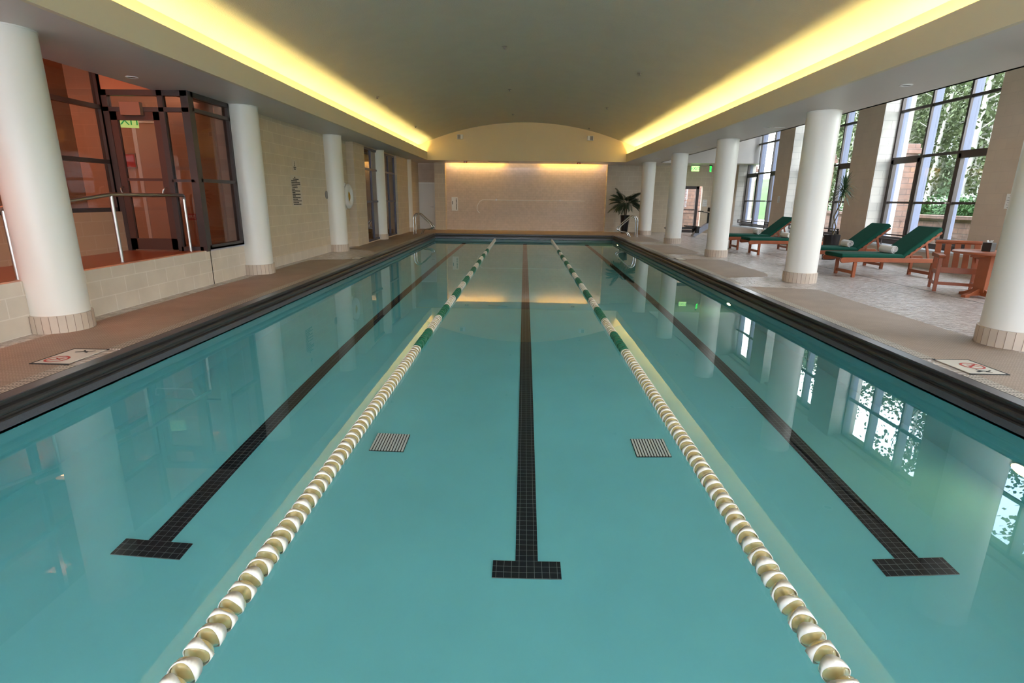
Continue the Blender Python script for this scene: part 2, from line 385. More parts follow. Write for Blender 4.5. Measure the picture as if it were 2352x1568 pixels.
# underwater lamps in the right wall
for yy, lab in ((3.5, 'glowing underwater pool lamp in the right wall, nearest the camera'), (9.15, 'glowing underwater pool lamp in the right wall, halfway down the pool'), (20.55, 'glowing underwater pool lamp in the right wall by the far ladder')):
    t = thing('pool_lamp', lab, 'pool lamp', (PX-.001, yy, -.60), 0, 'underwater lamps in the right pool wall')
    b = MB(); b.lathe([(.105, 0), (.105, -.012), (.085, -.018), (.085, 0)], seg=28, axis='x', cap=False); b.build('lamp_ring', m_steel, t)
    b = MB(); b.lathe([(.001, -.030), (.05, -.026), (.083, -.010), (.083, 0), (.001, 0)], seg=24, axis='x', cap=False); b.build('lamp_lens', m_lens, t, smooth=True)

# ------------------------------------------------------------------ deck
b = MB(); B0 = -.3
b.box((XL-.1, YN, B0), (-CX, YF+.4, DK)); b.box((CX, YN, B0), (WX+.25, YF+.4, DK))
b.box((-CX, PY1+.15, B0), (CX, YF+.4, DK)); b.box((-CX, YN, B0), (CX, PY0-.15, DK))
struct(b.build('floor', m_floor))
def panel(name, poly, m, z0=DK-.01, z1=DK+.004):
    b = MB(); b.prism(poly, 'z', z0, z1); return struct(b.build(name, m))
n = 5
def sub_trim(poly, m, z1=DK+.004):
    global n
    o = panel('trim_%d' % n, poly, m, z1=z1); n += 1; return o
XM = 3.85
# left mosaic with two gaps of glazed tile
for lo, hi, c0, c1 in ((YN+.2, 12.35, 0, .3), (14.15, 24.3, .35, 0)):
    sub_trim([(-XM, lo), (-4.81, lo+c0*2 if lo > 0 else lo), (-4.81, hi-c1), (-XM, hi)], m_mosaic)
# right mosaic, one panel per bay
prev = YN+.2
for yc in (5.46, 9.83, 14.22, 18.48):
    if yc == 5.46: continue
    hi = yc-.82
    sub_trim([(XM, prev), (4.72 if prev > 0 else 4.9, prev+(.22 if prev > 0 else 0)), (4.9, prev+.6), (4.88, hi-.12), (4.42, hi-.02), (XM, hi+.12)], m_mosaic)
    prev = yc+.36
sub_trim([(XM, prev), (4.72, prev+.22), (4.88, prev+.6), (4.88, 24.3), (XM, 24.3)], m_mosaic)
sub_trim([(-XM, PY1+.15), (XM, PY1+.15), (XM, YF-.45), (-XM, YF-.45)], m_mosaic, z1=DK+.003)
def edge(lo, hi, s):
    sub_trim([(s*CX, lo), (s*XM, lo), (s*XM, hi), (s*CX, hi)], m_edge, z1=DK+.006)
edge(YN+.2, 4.18, -1); edge(4.70, 12.3, -1); edge(12.75, PY1+.15, -1)
edge(YN+.2, 4.38, 1); edge(4.86, 9.1, 1); edge(9.5, 13.1, 1); edge(13.6, PY1+.15, 1)
# floor joint strip between pool deck and window bay
b = MB(); b.box((6.72, YN+.2, DK-.005), (6.735, YF-.1, DK+.0015)); struct(b.build('trim_%d' % n, m_ink)); n += 1
# skimmer covers
for x, yy, lab in ((-3.87, 12.52, 'small dark skimmer lid in the left deck beside the wall with printed rules'), (3.87, 13.35, 'small dark framed skimmer lid in the right deck between two columns')):
    t = thing('skimmer_lid', lab, 'skimmer lid', (x, yy, DK+.004))
    b = MB(); b.box((-.10,-.20,0), (.10,.20,.004)); b.build('lid_rim', m_ink, t)
    b = MB(); b.box((-.085,-.185,.004), (.085,.185,.008)); b.build('lid_plate', m_marker, t)
# no diving markers
def nodive(s, y0, y1, lab):
    t = thing('no_diving_marker', lab, 'floor marker', (s*(CX+.255), (y0+y1)/2, DK+.0045), 0, 'no diving markers set in the deck')
    hy = (y1-y0)/2
    b = MB(); b.box((-.15, -hy, 0), (.15, hy, .005)); mt_ = b.build('marker_tile', m_marker, t)
    b = MB(); b.box((-.165, -hy-.015, 0), (.165, -hy, .006)); b.box((-.165, hy, 0), (.165, hy+.015, .006)); b.box((s*.15, -hy, 0), (s*.165, hy, .006)); b.build('marker_border', m_ink, t)
    yc = -hy*.45*1 if s < 0 else hy*.1
    cx = s*.04
    b = MB(); seg = 28; vs = []; fs = []
    for i in range(seg):
        a = 2*PI*i/seg
        for r in (.075, .092): vs += [(cx+r*math.cos(a), yc+r*math.sin(a), .0065)]
    for i in range(seg): j = (i+1) % seg; fs.append((2*i, 2*i+1, 2*j+1, 2*j))
    b.add(vs, fs)
    for ang in (.7,):
        ca, sa = math.cos(ang), math.sin(ang)
        q = [(-.08, -.007), (.08, -.007), (.08, .007), (-.08, .007)]
        b.add([(cx+u*ca-v*sa, yc+u*sa+v*ca, .0066) for u, v in q], [(0,1,2,3)])
    # small diver within the ring
    for u0, v0, u1, v1, wd in ((-.05,-.02,.01,.0,.007), (.01,.0,.03,.04,.008), (.01,.0,.045,-.02,.006), (-.03,.03,.01,.0,.006)):
        dx, dy = u1-u0, v1-v0; L = math.hypot(dx, dy); nx, ny = -dy/L*wd, dx/L*wd
        b.add([(cx+u0+nx, yc+v0+ny, .0067), (cx+u0-nx, yc+v0-ny, .0067), (cx+u1-nx, yc+v1-ny, .0067), (cx+u1+nx, yc+v1+ny, .0067)], [(0,1,2,3)])
    b.build('red_symbol', m_redink, mt_)
    b = MB(); oy = hy*.62 if s < 0 else -hy*.68
    for u0, v0, u1, v1, wd in ((-.06,-.02,.0,.01,.012), (.0,.01,.05,.0,.010), (.05,.0,.09,.03,.008), (.0,.01,-.02,.05,.008), (.06,-.03,.02,-.01,.007)):
        dx, dy = u1-u0, v1-v0; L = math.hypot(dx, dy); nx, ny = -dy/L*wd, dx/L*wd
        b.add([(u0+nx, oy+v0+ny, .0067), (u0-nx, oy+v0-ny, .0067), (u1-nx, oy+v1-ny, .0067), (u1+nx, oy+v1+ny, .0067)], [(0,1,2,3)])
    b.build('black_swimmer_symbol', m_ink, mt_)
    return t
nodive(-1, 4.22, 4.66, 'white no diving tile with red ring in the left deck near the stairs')
nodive(1, 4.41, 4.82, 'white no diving tile with red ring in the right deck near the closest column')

# ------------------------------------------------------------------ lane ropes
PITCH = .0765; Y0 = .62
def float_mesh(name, m_ring):
    """one float: wavy outer band around a hub with a domed disc"""
    b = MB(); seg = 24; R = .050
    vs = []; fs = []
    # outer band with a scalloped front edge
    for i in range(seg):
        a = 2*PI*i/seg; w_ = .012 + .014*math.cos(2*a+.6)
        for (r, yy) in ((R, -.024+.008*math.sin(2*a)), (R*1.0, w_-.004), (R*.93, w_-.006), (R*.93, -.022+.008*math.sin(2*a))):
            vs.append((r*math.cos(a), yy, r*math.sin(a)))
    for i in range(seg):
        j = (i+1) % seg
        for k in range(4): fs.append((4*i+k, 4*j+k, 4*j+(k+1) % 4, 4*i+(k+1) % 4))
    b.add(vs, fs, 0)
    b.lathe([(.001, -.037), (.012, -.036), (.024, -.031), (.033, -.024), (.040, -.022), (.0475, -.012), (.0475, .012), (.044, .016), (.030, .018), (.012, .030), (.001, .031)], seg=20, axis='y', mi=1, cap=False)
    for k in range(3):
        a = k*2*PI/3+.4; c, s_ = math.cos(a), math.sin(a)
        b.add([(c*.012, -.01, s_*.012), (c*.047, -.01, s_*.047), (c*.047, .012, s_*.047), (c*.012, .03, s_*.012)], [(0,1,2,3)], 0)
    me = bpy.data.meshes.new(name); me.from_pydata(b.v, [], b.f)
    me.materials.append(m_ring); me.materials.append(m_fl_clear if m_ring is m_fl_white else m_fl_green)
    for p, i in zip(me.polygons, b.mi): p.material_index = i; p.use_smooth = True
    return me
me_w = float_mesh('float_white', m_fl_white); me_g = float_mesh('float_green', m_fl_green)
def is_green(yy):
    if yy < 5.56 or yy > 17.8: return False
    return int((yy-5.56)/.765) % 2 == 0
def rope(x, lab):
    t = thing('lane_rope', lab, 'lane rope', (x, 0, .005), 0, 'floating lane ropes')
    b = MB(); b.tube([(0, PY0+.02, .01), (0, Y0, .012), (0, PY1-.15, .012), (0, PY1-.005, .045)], .006, 8); b.build('cable', m_cable, t)
    yy = Y0; i = 0
    rest = {0: MB(), 1: MB()}
    rg = MB(); rw = MB()
    nfl = int((PY1-.35-Y0)/PITCH)
    for i in range(nfl):
        yy = Y0+i*PITCH; rot = (i*1.37+random.uniform(-.3, .3)) % (2*PI)
        me = me_g if is_green(yy) else me_w
        first = 10
        if first <= i < 110:
            o = bpy.data.objects.new('float', me); C.objects.link(o); o.parent = t; o.location = (0, yy, .012); o.rotation_euler = (0, rot, 0)
            if me is me_g: o['label'] = 'dark green float'
        else:
            tgt = rg if me is me_g else rw; c, s_ = math.cos(rot), math.sin(rot)
            vv = [(v.co.x*c+v.co.z*s_, v.co.y+yy, -v.co.x*s_+v.co.z*c+.012) for v in me.vertices]
            base = len(tgt.v); tgt.v += vv
            for p in me.polygons: tgt.f.append(tuple(base+k for k in p.vertices)); tgt.mi.append(p.material_index)
    big = MB(); big.v = list(rw.v); big.f = list(rw.f); big.mi = list(rw.mi)
    base = len(big.v); big.v += rg.v; big.f += [tuple(base+k for k in f) for f in rg.f]; big.mi += [2 for _ in rg.mi]
    me = bpy.data.meshes.new('far_floats'); me.from_pydata(big.v, [], big.f)
    for m in (m_fl_white, m_fl_clear, m_fl_green): me.materials.append(m)
    for p, i in zip(me.polygons, big.mi): p.material_index = i; p.use_smooth = True
    o = bpy.data.objects.new('far_floats', me); C.objects.link(o); o.parent = t; o['kind'] = 'stuff'
    return t
rope(-1.135, 'floating lane rope of white and green discs, left of the two')
rope(1.112, 'floating lane rope of white and green discs, right of the two')

# ------------------------------------------------------------------ vault, coves, soffits
def vz(x): return VT - (VR - math.sqrt(VR*VR-(x-VC)**2))
b = MB(); N = 40
xs = [COVL + (COVR-COVL)*i/N for i in range(N+1)]
prof = [(x, vz(x)) for x in xs] + [(x, vz(x)+.15) for x in reversed(xs)]
b.prism(prof, 'y', YN, YB+.02)
o = struct(b.build('ceiling', m_plaster, smooth=True))
def cove(name, s, xl, xc, xo, xo2=None):
    """soffit slab with upstand lip and the outer cove wall"""
    b = MB()
    x0, x1 = sorted((xl, xo)); xa, xb = (xo, xl-.06) if s < 0 else (xl+.06, xo)
    b.box((xa, YN, SF), (xb, YB, SF+.06), 0)
    b.box((xl, YN, SF-.001), (xl+s*.06, YB, 3.385), 1)                 # lip
    b.box((xc, YN, SF+.05), (xc+s*.06, YB, vz(xc)+.1), 2)
    return b
b = cove('l', -1, LIPL, COVL, XL+.0)
b.box((-5.50, YN, SF), (XL, 8.46, SF+.06), 0)
struct(b.build('ceiling_left_soffit', [m_soffit, m_lip, m_lip]))
b = cove('r', 1, LIPR, COVR, 5.51)
b.box((5.45, YN, SF), (5.51, YB, 5.02), 0)
struct(b.build('ceiling_right_soffit', [m_soffit, m_lip, m_lip]))
# aisle ceiling over the windows
b = MB(); b.box((5.45, YN, 5.0), (WX+.3, YF+.2, 5.08)); struct(b.build('ceiling_window_aisle', m_white))
# end bulkhead with arched top and its soffit
b = MB(); pr = [(LIPL-.04, SF), (LIPR+.04, SF), (LIPR+.04, 3.45), (COVR+.02, 3.45)] + [(x, vz(x)+.05) for x in reversed(xs)] + [(COVL-.02, 3.45), (LIPL-.04, 3.45)]
b.prism(pr, 'y', YB, YB+.15, 0)
b.box((XL-.1, YB+.006, SF), (LIPL-.03, YB+.15, 4.25), 0); b.box((LIPR+.03, YB+.006, SF+.05), (5.45, YB+.15, 4.3), 0); b.box((LIPR+.03, YB+.006, SF), (5.45, YB+.15, SF+.05), 1); b.box((5.45, YB, SF), (WX+.3, YB+.15, 5.05), 1)
b.box((XL-.1, YB+.15, SF), (-3.5, YF+.2, SF+.08), 1); b.box((3.60, YB+.15, SF), (WX+.3, YF+.2, SF+.08), 1); b.box((-3.5, YB+.15, SF), (3.6, 24.55, SF+.08), 1)
struct(b.build('ceiling_end_bulkhead', [m_bulk, m_soffit]))
b = MB(); b.box((-3.5, 24.55, SF+.14), (3.6, YF+.1, SF+.2)); struct(b.build('ceiling_slot_cap', m_white))
# glowing slot above the niche
b = MB(); b.box((-3.48, 24.62, SF+.10), (3.58, 24.68, SF+.14)); o = b.build('slot_light', m_slot)
tag(o, 'long amber light slot at the top of the recessed end wall', 'slot light')
# columns
def column(x, y):
    b = MB(); b.lathe([(.262, DK+.18), (.262, SF-.015), (.268, SF-.012), (.268, SF)], (x, y, 0), 48, cap=False); o = b.build('column', m_column, smooth=True); struct(o)
    b = MB(); seg = 26
    R = .283
    b.lathe([(R, DK), (R, DK+.18), (R-.03, DK+.182)], (x, y, 0), seg, cap=False); b.build('column_base', m_basetile, parent=o)
    g = MB()
    for i in range(seg):
        a = 2*PI*i/seg; c, s_ = math.cos(a), math.sin(a)
        g.add([(x+(R+.0015)*c-s_*.0022, y+(R+.0015)*s_+c*.0022, DK), (x+(R+.0015)*c+s_*.0022, y+(R+.0015)*s_-c*.0022, DK), (x+(R+.0015)*c+s_*.0022, y+(R+.0015)*s_-c*.0022, DK+.18), (x+(R+.0015)*c-s_*.0022, y+(R+.0015)*s_+c*.0022, DK+.18)], [(0,1,2,3)])
    g.build('base_joint', m_joint, parent=o)
    return o
m_basetile = mat('column_base_tile', (.58, .47, .38), .4, var=.12, vscale=5)
m_joint = mat('base_tile_joint', (.25, .17, .13), .8)
for y in COLY: column(-4.905, y); column(5.037, y)
column(-4.905, 1.1); column(5.037, 1.1); column(5.037, -3.2)

# ------------------------------------------------------------------ left wall
b = MB()
b.box((XL-.25, 9.60, DK-.1), (XL, 15.72, SF+.03))
struct(b.build('wall_left', m_blk_y))
b = MB(); b.box((XL-.20, 15.70, DK-.1), (XL+.21, 16.75, SF+.02)); b.box((XL-.25, 20.75, DK-.1), (XL+.25, YF+.1, SF+.02)); b.box((XL-.25, 16.75, DK-.1), (XL+.2, 20.75, DK+.03)); b.box((XL-.25, 16.75, SF-.03), (XL+.2, 20.75, SF+.03))
struct(b.build('wall_left_end', m_blk_y))
b = MB(); b.box((XL, 9.6, DK), (XL+.012, 15.7, DK+.19)); struct(b.build('baseboard_left', m_low_y))
# dark doors at the far left
def glazed(name, x, y0, y1, z0, z1, vms, hrs, fm, gm, depth=.07, t=.045, frame_t=.06, parent=None):
    """storefront glazing in a plane of constant x"""
    b = MB(); X0, X1 = x-depth/2, x+depth/2
    b.box((X0, y0, z0), (X1, y0+frame_t, z1)); b.box((X0, y1-frame_t, z0), (X1, y1, z1)); b.box((X0, y0, z0), (X1, y1, z0+frame_t)); b.box((X0, y0, z1-frame_t), (X1, y1, z1))
    for v in vms: b.box((X0, v-t/2, z0), (X1, v+t/2, z1))
    for h in hrs: b.box((X0, y0, h-t/2), (X1, y1, h+t/2))
    fr = b.build('window_frame', fm)
    g = MB(); g.box((x-.004, y0+.03, z0+.03), (x+.004, y1-.03, z1-.03))
    pane = g.build('window_pane', gm)
    e = bpy.data.objects.new(name, None); C.objects.link(e); e['kind'] = 'structure'; e.empty_display_size = .1
    fr.parent = e; pane.parent = e
    return e
m_blueframe = mat('blue_grey_door_frame', (.085, .085, .13), .35, metal=.3)
glazed('door_1', XL+.14, 16.78, 20.72, DK+.03, SF-.03, (17.6, 18.45, 18.9, 19.8), (1.45, 2.42), m_blueframe, m_glassd, t=.06)
# ladder-height push plates etc. kept in the frames; dark room beyond
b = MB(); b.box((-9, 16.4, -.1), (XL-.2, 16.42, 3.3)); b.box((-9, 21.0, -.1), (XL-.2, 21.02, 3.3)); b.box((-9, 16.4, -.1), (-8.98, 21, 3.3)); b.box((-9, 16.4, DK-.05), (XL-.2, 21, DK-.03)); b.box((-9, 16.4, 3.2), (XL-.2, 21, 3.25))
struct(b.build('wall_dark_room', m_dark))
# sconces seen glowing inside the dark room
for yy, wh in ((17.35, 'left one'), (18.05, 'right one')):
    t = thing('wall_sconce', 'amber wall sconce glowing behind the dark glass doors, '+wh, 'wall lamp', (-5.9, yy, 2.55), 0, 'sconces behind the dark glass doors')
    b = MB(); b.lathe([(.05, -.10), (.075, .10), (.07, .10), (.045, -.10)], seg=20, cap=False); b.build('lamp_shade', m_sconce, t, smooth=True)
    b = MB(); b.box((-.03, -.03, -.5), (.03, .03, -.1)); b.build('bracket', m_black, t)

# ------------------------------------------------------------------ end wall
b = MB()
b.box((XL-.2, 25.0, DK-.1), (-3.93, 25.2, SF+.05), 0)
b.box((-3.97, 24.50, DK-.1), (-3.50, 25.1, SF+.05), 1); b.box((3.60, 24.50, DK-.1), (4.05, 25.1, SF+.05), 1)
b.box((-3.50, YF, DK-.1), (3.60, YF+.2, SF+.18), 2)
b.box((4.05, YF, DK-.1), (6.85, YF+.2, SF+.05), 1); b.box((6.85, YF, 2.22), (7.92, YF+.2, SF+.05), 1); b.box((7.92, YF, DK-.1), (WX+.2, YF+.2, SF+.05), 1)
struct(b.build('wall_end', [m_end, m_blk_x, m_niche, ]))
# white service door, left of the niche
e = bpy.data.objects.new('door_2', None); C.objects.link(e); e['kind'] = 'structure'
b = MB(); b.box((-4.90, 24.95, DK), (-4.84, 25.01, 2.24)); b.box((-4.06, 24.95, DK), (-4.0, 25.01, 2.24)); b.box((-4.90, 24.95, 2.19), (-4.0, 25.01, 2.25)); b.build('door_frame', m_wplastic, e)
b = MB(); b.box((-4.84, 24.965, DK+.01), (-4.06, 25.0, 2.19)); b.build('door_panel', mat('pale_grey_door', (.72, .70, .68), .4), e)
b = MB(); b.lathe([(.025, 0), (.025, -.03)], (-4.14, 24.965, 1.18), 16, axis='y'); b.box((-4.26, 24.92, 1.17), (-4.13, 24.935, 1.19)); b.build('door_handle', m_brsteel, e)
b = MB()
for zz in (.45, 1.25, 1.98): b.box((-4.855, 24.945, zz), (-4.83, 24.966, zz+.1))
b.build('hinge', m_brsteel, e)
# wall-mounted panel, life hook
t = thing('emergency_phone_panel', 'tall white notice panel on the left of the recessed end wall', 'wall panel', (-3.13, YF, 1.33))
b = MB(); b.box((-.14, -.03, -.30), (.14, 0, .30)); b.build('panel_body', m_wplastic, t, bevel=.006)
b = MB()
for k in range(9): b.box((.05, -.032, -.24+k*.055), (.10, -.0295, -.21+k*.055))
b.box((-.115, -.032, -.02), (-.09, -.0295, .12)); b.build('panel_lettering', m_ink, t)
t = thing('shepherd_hook', 'long thin rescue pole with curved hook hung on the recessed end wall', 'rescue pole', (0, YF-.045, 1.523))
b = MB(); b.tube([(-1.86, 0, 0), (2.70, 0, -.006)], .010, 8); b.build('pole', m_wplastic, t, smooth=True)
b = MB(); hk = [(-1.86, 0, 0), (-1.93, 0, -.02), (-2.02, 0, -.10), (-2.10, 0, -.24), (-2.13, 0, -.38), (-2.11, 0, -.46), (-2.05, 0, -.54), (-2.0, 0, -.58)]
b.tube(fillet(hk, .06, 4), .012, 8); b.build('hook', m_wplastic, t, smooth=True)
b = MB()
for xx in (-1.25, 1.60): b.box((xx-.012, -.012, -.03), (xx+.012, .044, .05))
b.build('bracket', m_brsteel, t)
# speakers on the bulkhead
for x, lab in ((-2.62, 'small white wall speaker on the curved bulkhead, left one'), (2.60, 'small white wall speaker on the curved bulkhead, right one')):
    s_ = 1 if x < 0 else -1
    t = thing('wall_speaker', lab, 'speaker', (x, YB, 3.96), 0, 'speakers on the end bulkhead')
    b = MB(); b.box((-.12, -.19, -.09), (.12, -.05, .09)); cb = b.build('cabinet', m_wplastic, t, bevel=.012)
    b = MB(); b.box((-.10 if s_ > 0 else -.02, -.193, -.075), (.02 if s_ > 0 else .10, -.189, .075)); b.build('grille', m_gdisc, cb)
    b = MB(); b.box((-.03, -.06, -.03), (.03, 0, .03)); b.build('bracket', m_gdisc, t)
# red strobes under the bulkhead soffit, small ceiling items
for x, lab in ((-2.50, 'red fire strobe under the end soffit, left one'), (2.25, 'red fire strobe under the end soffit, right one')):
    t = thing('fire_strobe', lab, 'fire alarm', (x, 23.6, SF), 0, 'red strobes under the end soffit')
    b = MB(); b.box((-.07, -.05, -.055), (.07, .05, 0)); hs = b.build('housing', m_red, t, bevel=.005)
    b = MB(); b.box((-.025, -.056, -.045), (.025, -.05, -.015)); b.build('strobe_lens', m_wplastic, hs)
t = thing('return_air_grille', 'long thin air slot in the end soffit above the pool', 'air vent', (-1.1, 23.5, SF))
b = MB(); b.box((-.45, -.06, -.012), (.45, .06, 0)); b.build('vent_frame', m_bulk, t); b = MB()
for k in range(3): b.box((-.42, -.045+k*.035, -.015), (.42, -.03+k*.035, -.012))
b.build('slat', m_ink, t)
SPK = [(-.45, 11.85, 'nearest the camera along the crown'), (2.47, 12.85, 'nearest the camera on its right side'), (-.46, 16.2, 'second along the crown'), (2.46, 17.5, 'second along its right side'), (-3.59, 13.9, 'nearest the camera on its left side'), (-3.69, 19.1, 'farthest on its left side'), (-.46, 20.7, 'farthest along the crown'), (2.47, 22.3, 'farthest on its right side')]
t0 = None
for x, y, wh in SPK:
    t = thing('ceiling_sprinkler', 'small round sprinkler on the vaulted ceiling, ' + wh, 'sprinkler', (x, y, vz(x)), 0, 'sprinklers on the vaulted ceiling')
    b = MB(); b.lathe([(.055, 0), (.055, -.008), (.02, -.018), (.02, -.05), (.001, -.05)], seg=16, cap=False); b.build('escutcheon', m_gdisc, t, smooth=True)
for x, y, lab in ((-5.17, 7.55, 'round recessed downlight in the left soffit above the landing rail'), (4.9, 7.63, 'round recessed downlight in the right soffit, nearest the camera'), (4.96, 11.85, 'round recessed downlight in the right soffit beside a flat sprinkler'), (4.86, 16.16, 'round recessed downlight in the right soffit, third from the camera'), (4.83, 20.55, 'round recessed downlight in the right soffit, farthest away')):
    t = thing('downlight', lab, 'downlight', (x, y, SF), 0, 'unlit downlights in the soffits')
    b = MB(); b.lathe([(.075, 0), (.075, -.008), (.052, -.010), (.052, 0)], seg=24, cap=False); b.build('trim_ring', m_wplastic, t, smooth=True)
    b = MB(); b.lathe([(.052, -.003), (.001, -.003)], seg=20, cap=False); b.build('lamp_glass', m_gdisc, t)
t = thing('flat_sprinkler_strip', 'thin flat rectangular plate on the right soffit beside a round downlight', 'ceiling plate', (5.2, 11.83, SF))
b = MB(); b.box((-.11, -.025, -.008), (.11, .025, 0)); b.build('plate', m_wplastic, t)

# ------------------------------------------------------------------ right wall with windows
b = MB()
ends = [YN] + [v for ab in WIN for v in ab] + [YF+.1]
SILL = .62
for i in range(0, len(ends), 2):
    a_, c_ = ends[i], ends[i+1]
    # inner face is material 0, reveal faces material 1
    x0, x1, z0, z1 = XR, WX+.3, DK-.1, 5.05
    b.add([(x0,a_,z0),(x0,c_,z0),(x0,c_,z1),(x0,a_,z1)], [(0,1,2,3)], 0)
    b.add([(x0,a_,z0),(x1,a_,z0),(x1,a_,z1),(x0,a_,z1)], [(0,1,2,3)], 1)
    b.add([(x0,c_,z0),(x1,c_,z0),(x1,c_,z1),(x0,c_,z1)], [(0,1,2,3)], 1)
    b.add([(x1,a_,z0),(x1,c_,z0),(x1,c_,z1),(x1,a_,z1)], [(0,1,2,3)], 2)
for a_, c_ in WIN:
    b.box((XR, a_, DK-.1), (WX+.3, c_, SILL-.07), 0)
    b.box((XR+.15, a_, 4.93), (WX+.3, c_, 5.05), 1)
struct(b.build('wall_right', [m_pier_y, m_pier_x, m_stone]))
m_sill = mat('pale_stone_sill', (.66, .66, .68), .25)
b = MB()
for a_, c_ in WIN: b.box((XR-.02, a_+.002, SILL-.07), (WX, c_-.002, SILL-.02))
struct(b.build('trim_%d' % n, m_sill)); n += 1
wid = 1
for a_, c_ in WIN:
    e = bpy.data.objects.new('window_%d' % wid, None); C.objects.link(e); e['kind'] = 'structure'; wid += 1
    z0, z1 = SILL-.02, 4.93; v2, v1 = c_-(c_-a_)*.315, c_-(c_-a_)*.645
    X0, X1 = WX-.05, WX+.03
    b = MB(); f_ = .05
    b.box((X0, a_, z0), (X1, a_+f_, z1)); b.box((X0, c_-f_, z0), (X1, c_, z1)); b.box((X0, a_, z0), (X1, c_, z0+.09)); b.box((X0, a_, z1-f_), (X1, c_, z1))
    for v in (v1, v2): b.box((X0, v-.028, z0), (WX-.0, v+.028, z1))
    for h, tt in ((1.617, .025), (2.68, .03), (3.80, .03)): b.box((X0+.01, a_, h-tt), (X1, c_, h+tt))
    b.build('window_frame', m_bronze, e)
    # heavier opening sashes, low left and low right
    b = MB()
    for y0, y1 in ((a_+f_, v1-.028), (v2+.028, c_-f_)):
        for (p, q) in (((y0, z0+.09), (y0+.075, 2.65)), ((y1-.075, z0+.09), (y1, 2.65)), ((y0, 2.555), (y1, 2.65)), ((y0, z0+.09), (y1, z0+.18))):
            b.box((X0-.012, p[0], p[1]), (X1, q[0], q[1]))
    b.build('opening_sash', m_bronze, e)
    b = MB(); b.box((X0-.05, v1+.03-.02, 1.60), (X0-.01, v1+.05, 1.64)); b.box((X0-.04, v1-.10, 1.61), (X0-.025, v1+.04, 1.63)); b.build('window_latch', m_steel, e)
    # pale fins outside
    b = MB()
    for v in (v1, v2): b.box((WX+.0, v-.022, z0), (WX+.17, v+.022, z1))
    b.box((WX+.03, c_-.05, z0), (WX+.15, c_-.01, z1))
    b.build('exterior_fin', m_alu, e)
    b = MB(); b.box((WX+.01, a_+.03, z0+.05), (WX+.018, c_-.03, z1-.03)); b.build('window_pane', m_glass, e)
# low guard rails on the sills
for (a_, c_), wh in zip(WIN[3:], ('behind the armchair and front loungers', 'behind the spiky potted plant', 'farthest, beyond the far loungers')):
    t = thing('window_guard_rail', 'low dark metal guard rail on the window sill, ' + wh, 'guard rail', (9.08, (a_+c_)/2, SILL-.02), 0, 'guard rails on the window sills')
    h = (c_-a_)/2-.25
    b = MB(); b.box((-.012, -h, .235), (.03, h, .265)); b.box((-.012, -h, .115), (.03, h, .145)); b.box((-.012, -h-.0, .115), (.03, -h+.03, .265)); b.box((-.012, h-.03, .115), (.03, h, .265)); b.build('rail_frame', m_bronze, t)
    for yy in (-h+.35, h-.35):
        b = MB(); b.box((-.008, yy-.015, 0), (.02, yy+.015, .12)); b.build('post', m_bronze, t)
# paper notices on piers
def notice(name, x, y, z, wy, hz, lab, lines):
    t = thing(name, lab, 'notice', (x, y, z)); 
    b = MB(); b.box((-.004, -wy/2, -hz/2), (0, wy/2, hz/2)); b.build('sheet', m_paper, t)
    b = MB()
    for k, L in enumerate(lines):
        zz = hz/2-.03-k*(hz-.05)/max(1, len(lines)-1)*.98; yy = -wy*.5*L+.0
        x_ = yy
        while x_ < wy*.5*L-.01:
            w_ = random.uniform(.008, .022); b.box((-.0055, x_, zz-.004), (-.004, min(x_+w_, wy*.5*L), zz+.004)); x_ += w_+.006
    b.build('printed_lines', m_ink, t); return t
notice('paper_notice', XR, 10.05+.35, 1.66, .24, .27, 'white paper notice taped to the closest window pier', (.5, .7, .8, .6, .8, .5))
notice('paper_notice', XR, 19.75, 1.68, .17, .22, 'small paper notice on the window pier behind the far loungers', (.4, .7, .8, .6, .8, .8))
# glazed exit door in the end wall
e = bpy.data.objects.new('door_3', None); C.objects.link(e); e['kind'] = 'structure'
b = MB(); y = YF+.08
b.box((6.86, y, DK), (6.94, y+.08, 2.22)); b.box((7.66, y, DK), (7.78, y+.08, 2.22)); b.box((6.86, y, 2.10), (7.78, y+.08, 2.22)); b.box((6.86, y, DK), (7.78, y+.08, DK+.12)); b.box((6.94, y+.02, 1.18), (7.66, y+.06, 1.22)); b.build('door_frame', m_bronze, e)
b = MB(); b.box((6.94, y+.035, DK+.1), (7.66, y+.043, 2.12)); b.build('door_glass', m_glass, e)
b = MB(); b.tube([(6.96, y-.05, 1.03), (7.64, y-.05, 1.03)], .014, 8); b.build('push_bar', m_bronze, e)
# exit signs
def exit_sign(loc, rz, lab, side=False):
    t = thing('exit_sign', lab, 'exit sign', loc, rz)
    b = MB(); b.box((-.17, -.03, .10), (.17, .03, .15)); b.build('housing', m_gdisc if not side else m_black, t)
    b = MB(); b.box((-.165, -.006, -.12), (.165, .006, .10)); b.build('lit_panel', m_exitg if not side else m_exitside, t)
    text('exit_lettering', 'EXIT', .20, m_exitgreen, (0, -.008, -.012), (PI/2, 0, 0), t)
    return t
exit_sign((7.24, 24.0, SF-.15), 0, 'lit green EXIT sign facing the pool beside the far exit door')
exit_sign((7.62, 23.2, SF-.20), math.radians(62), 'bright green EXIT sign seen almost edge-on, nearer the windows', side=True)
t = notice('paper_notice', 0, 0, 0, .2, .3, 'paper notice on the brown wall right of the far exit door', (.6, .7, .8, .7)); t.rotation_euler = (0, 0, PI/2); t.location = (8.05, YF, 1.50)

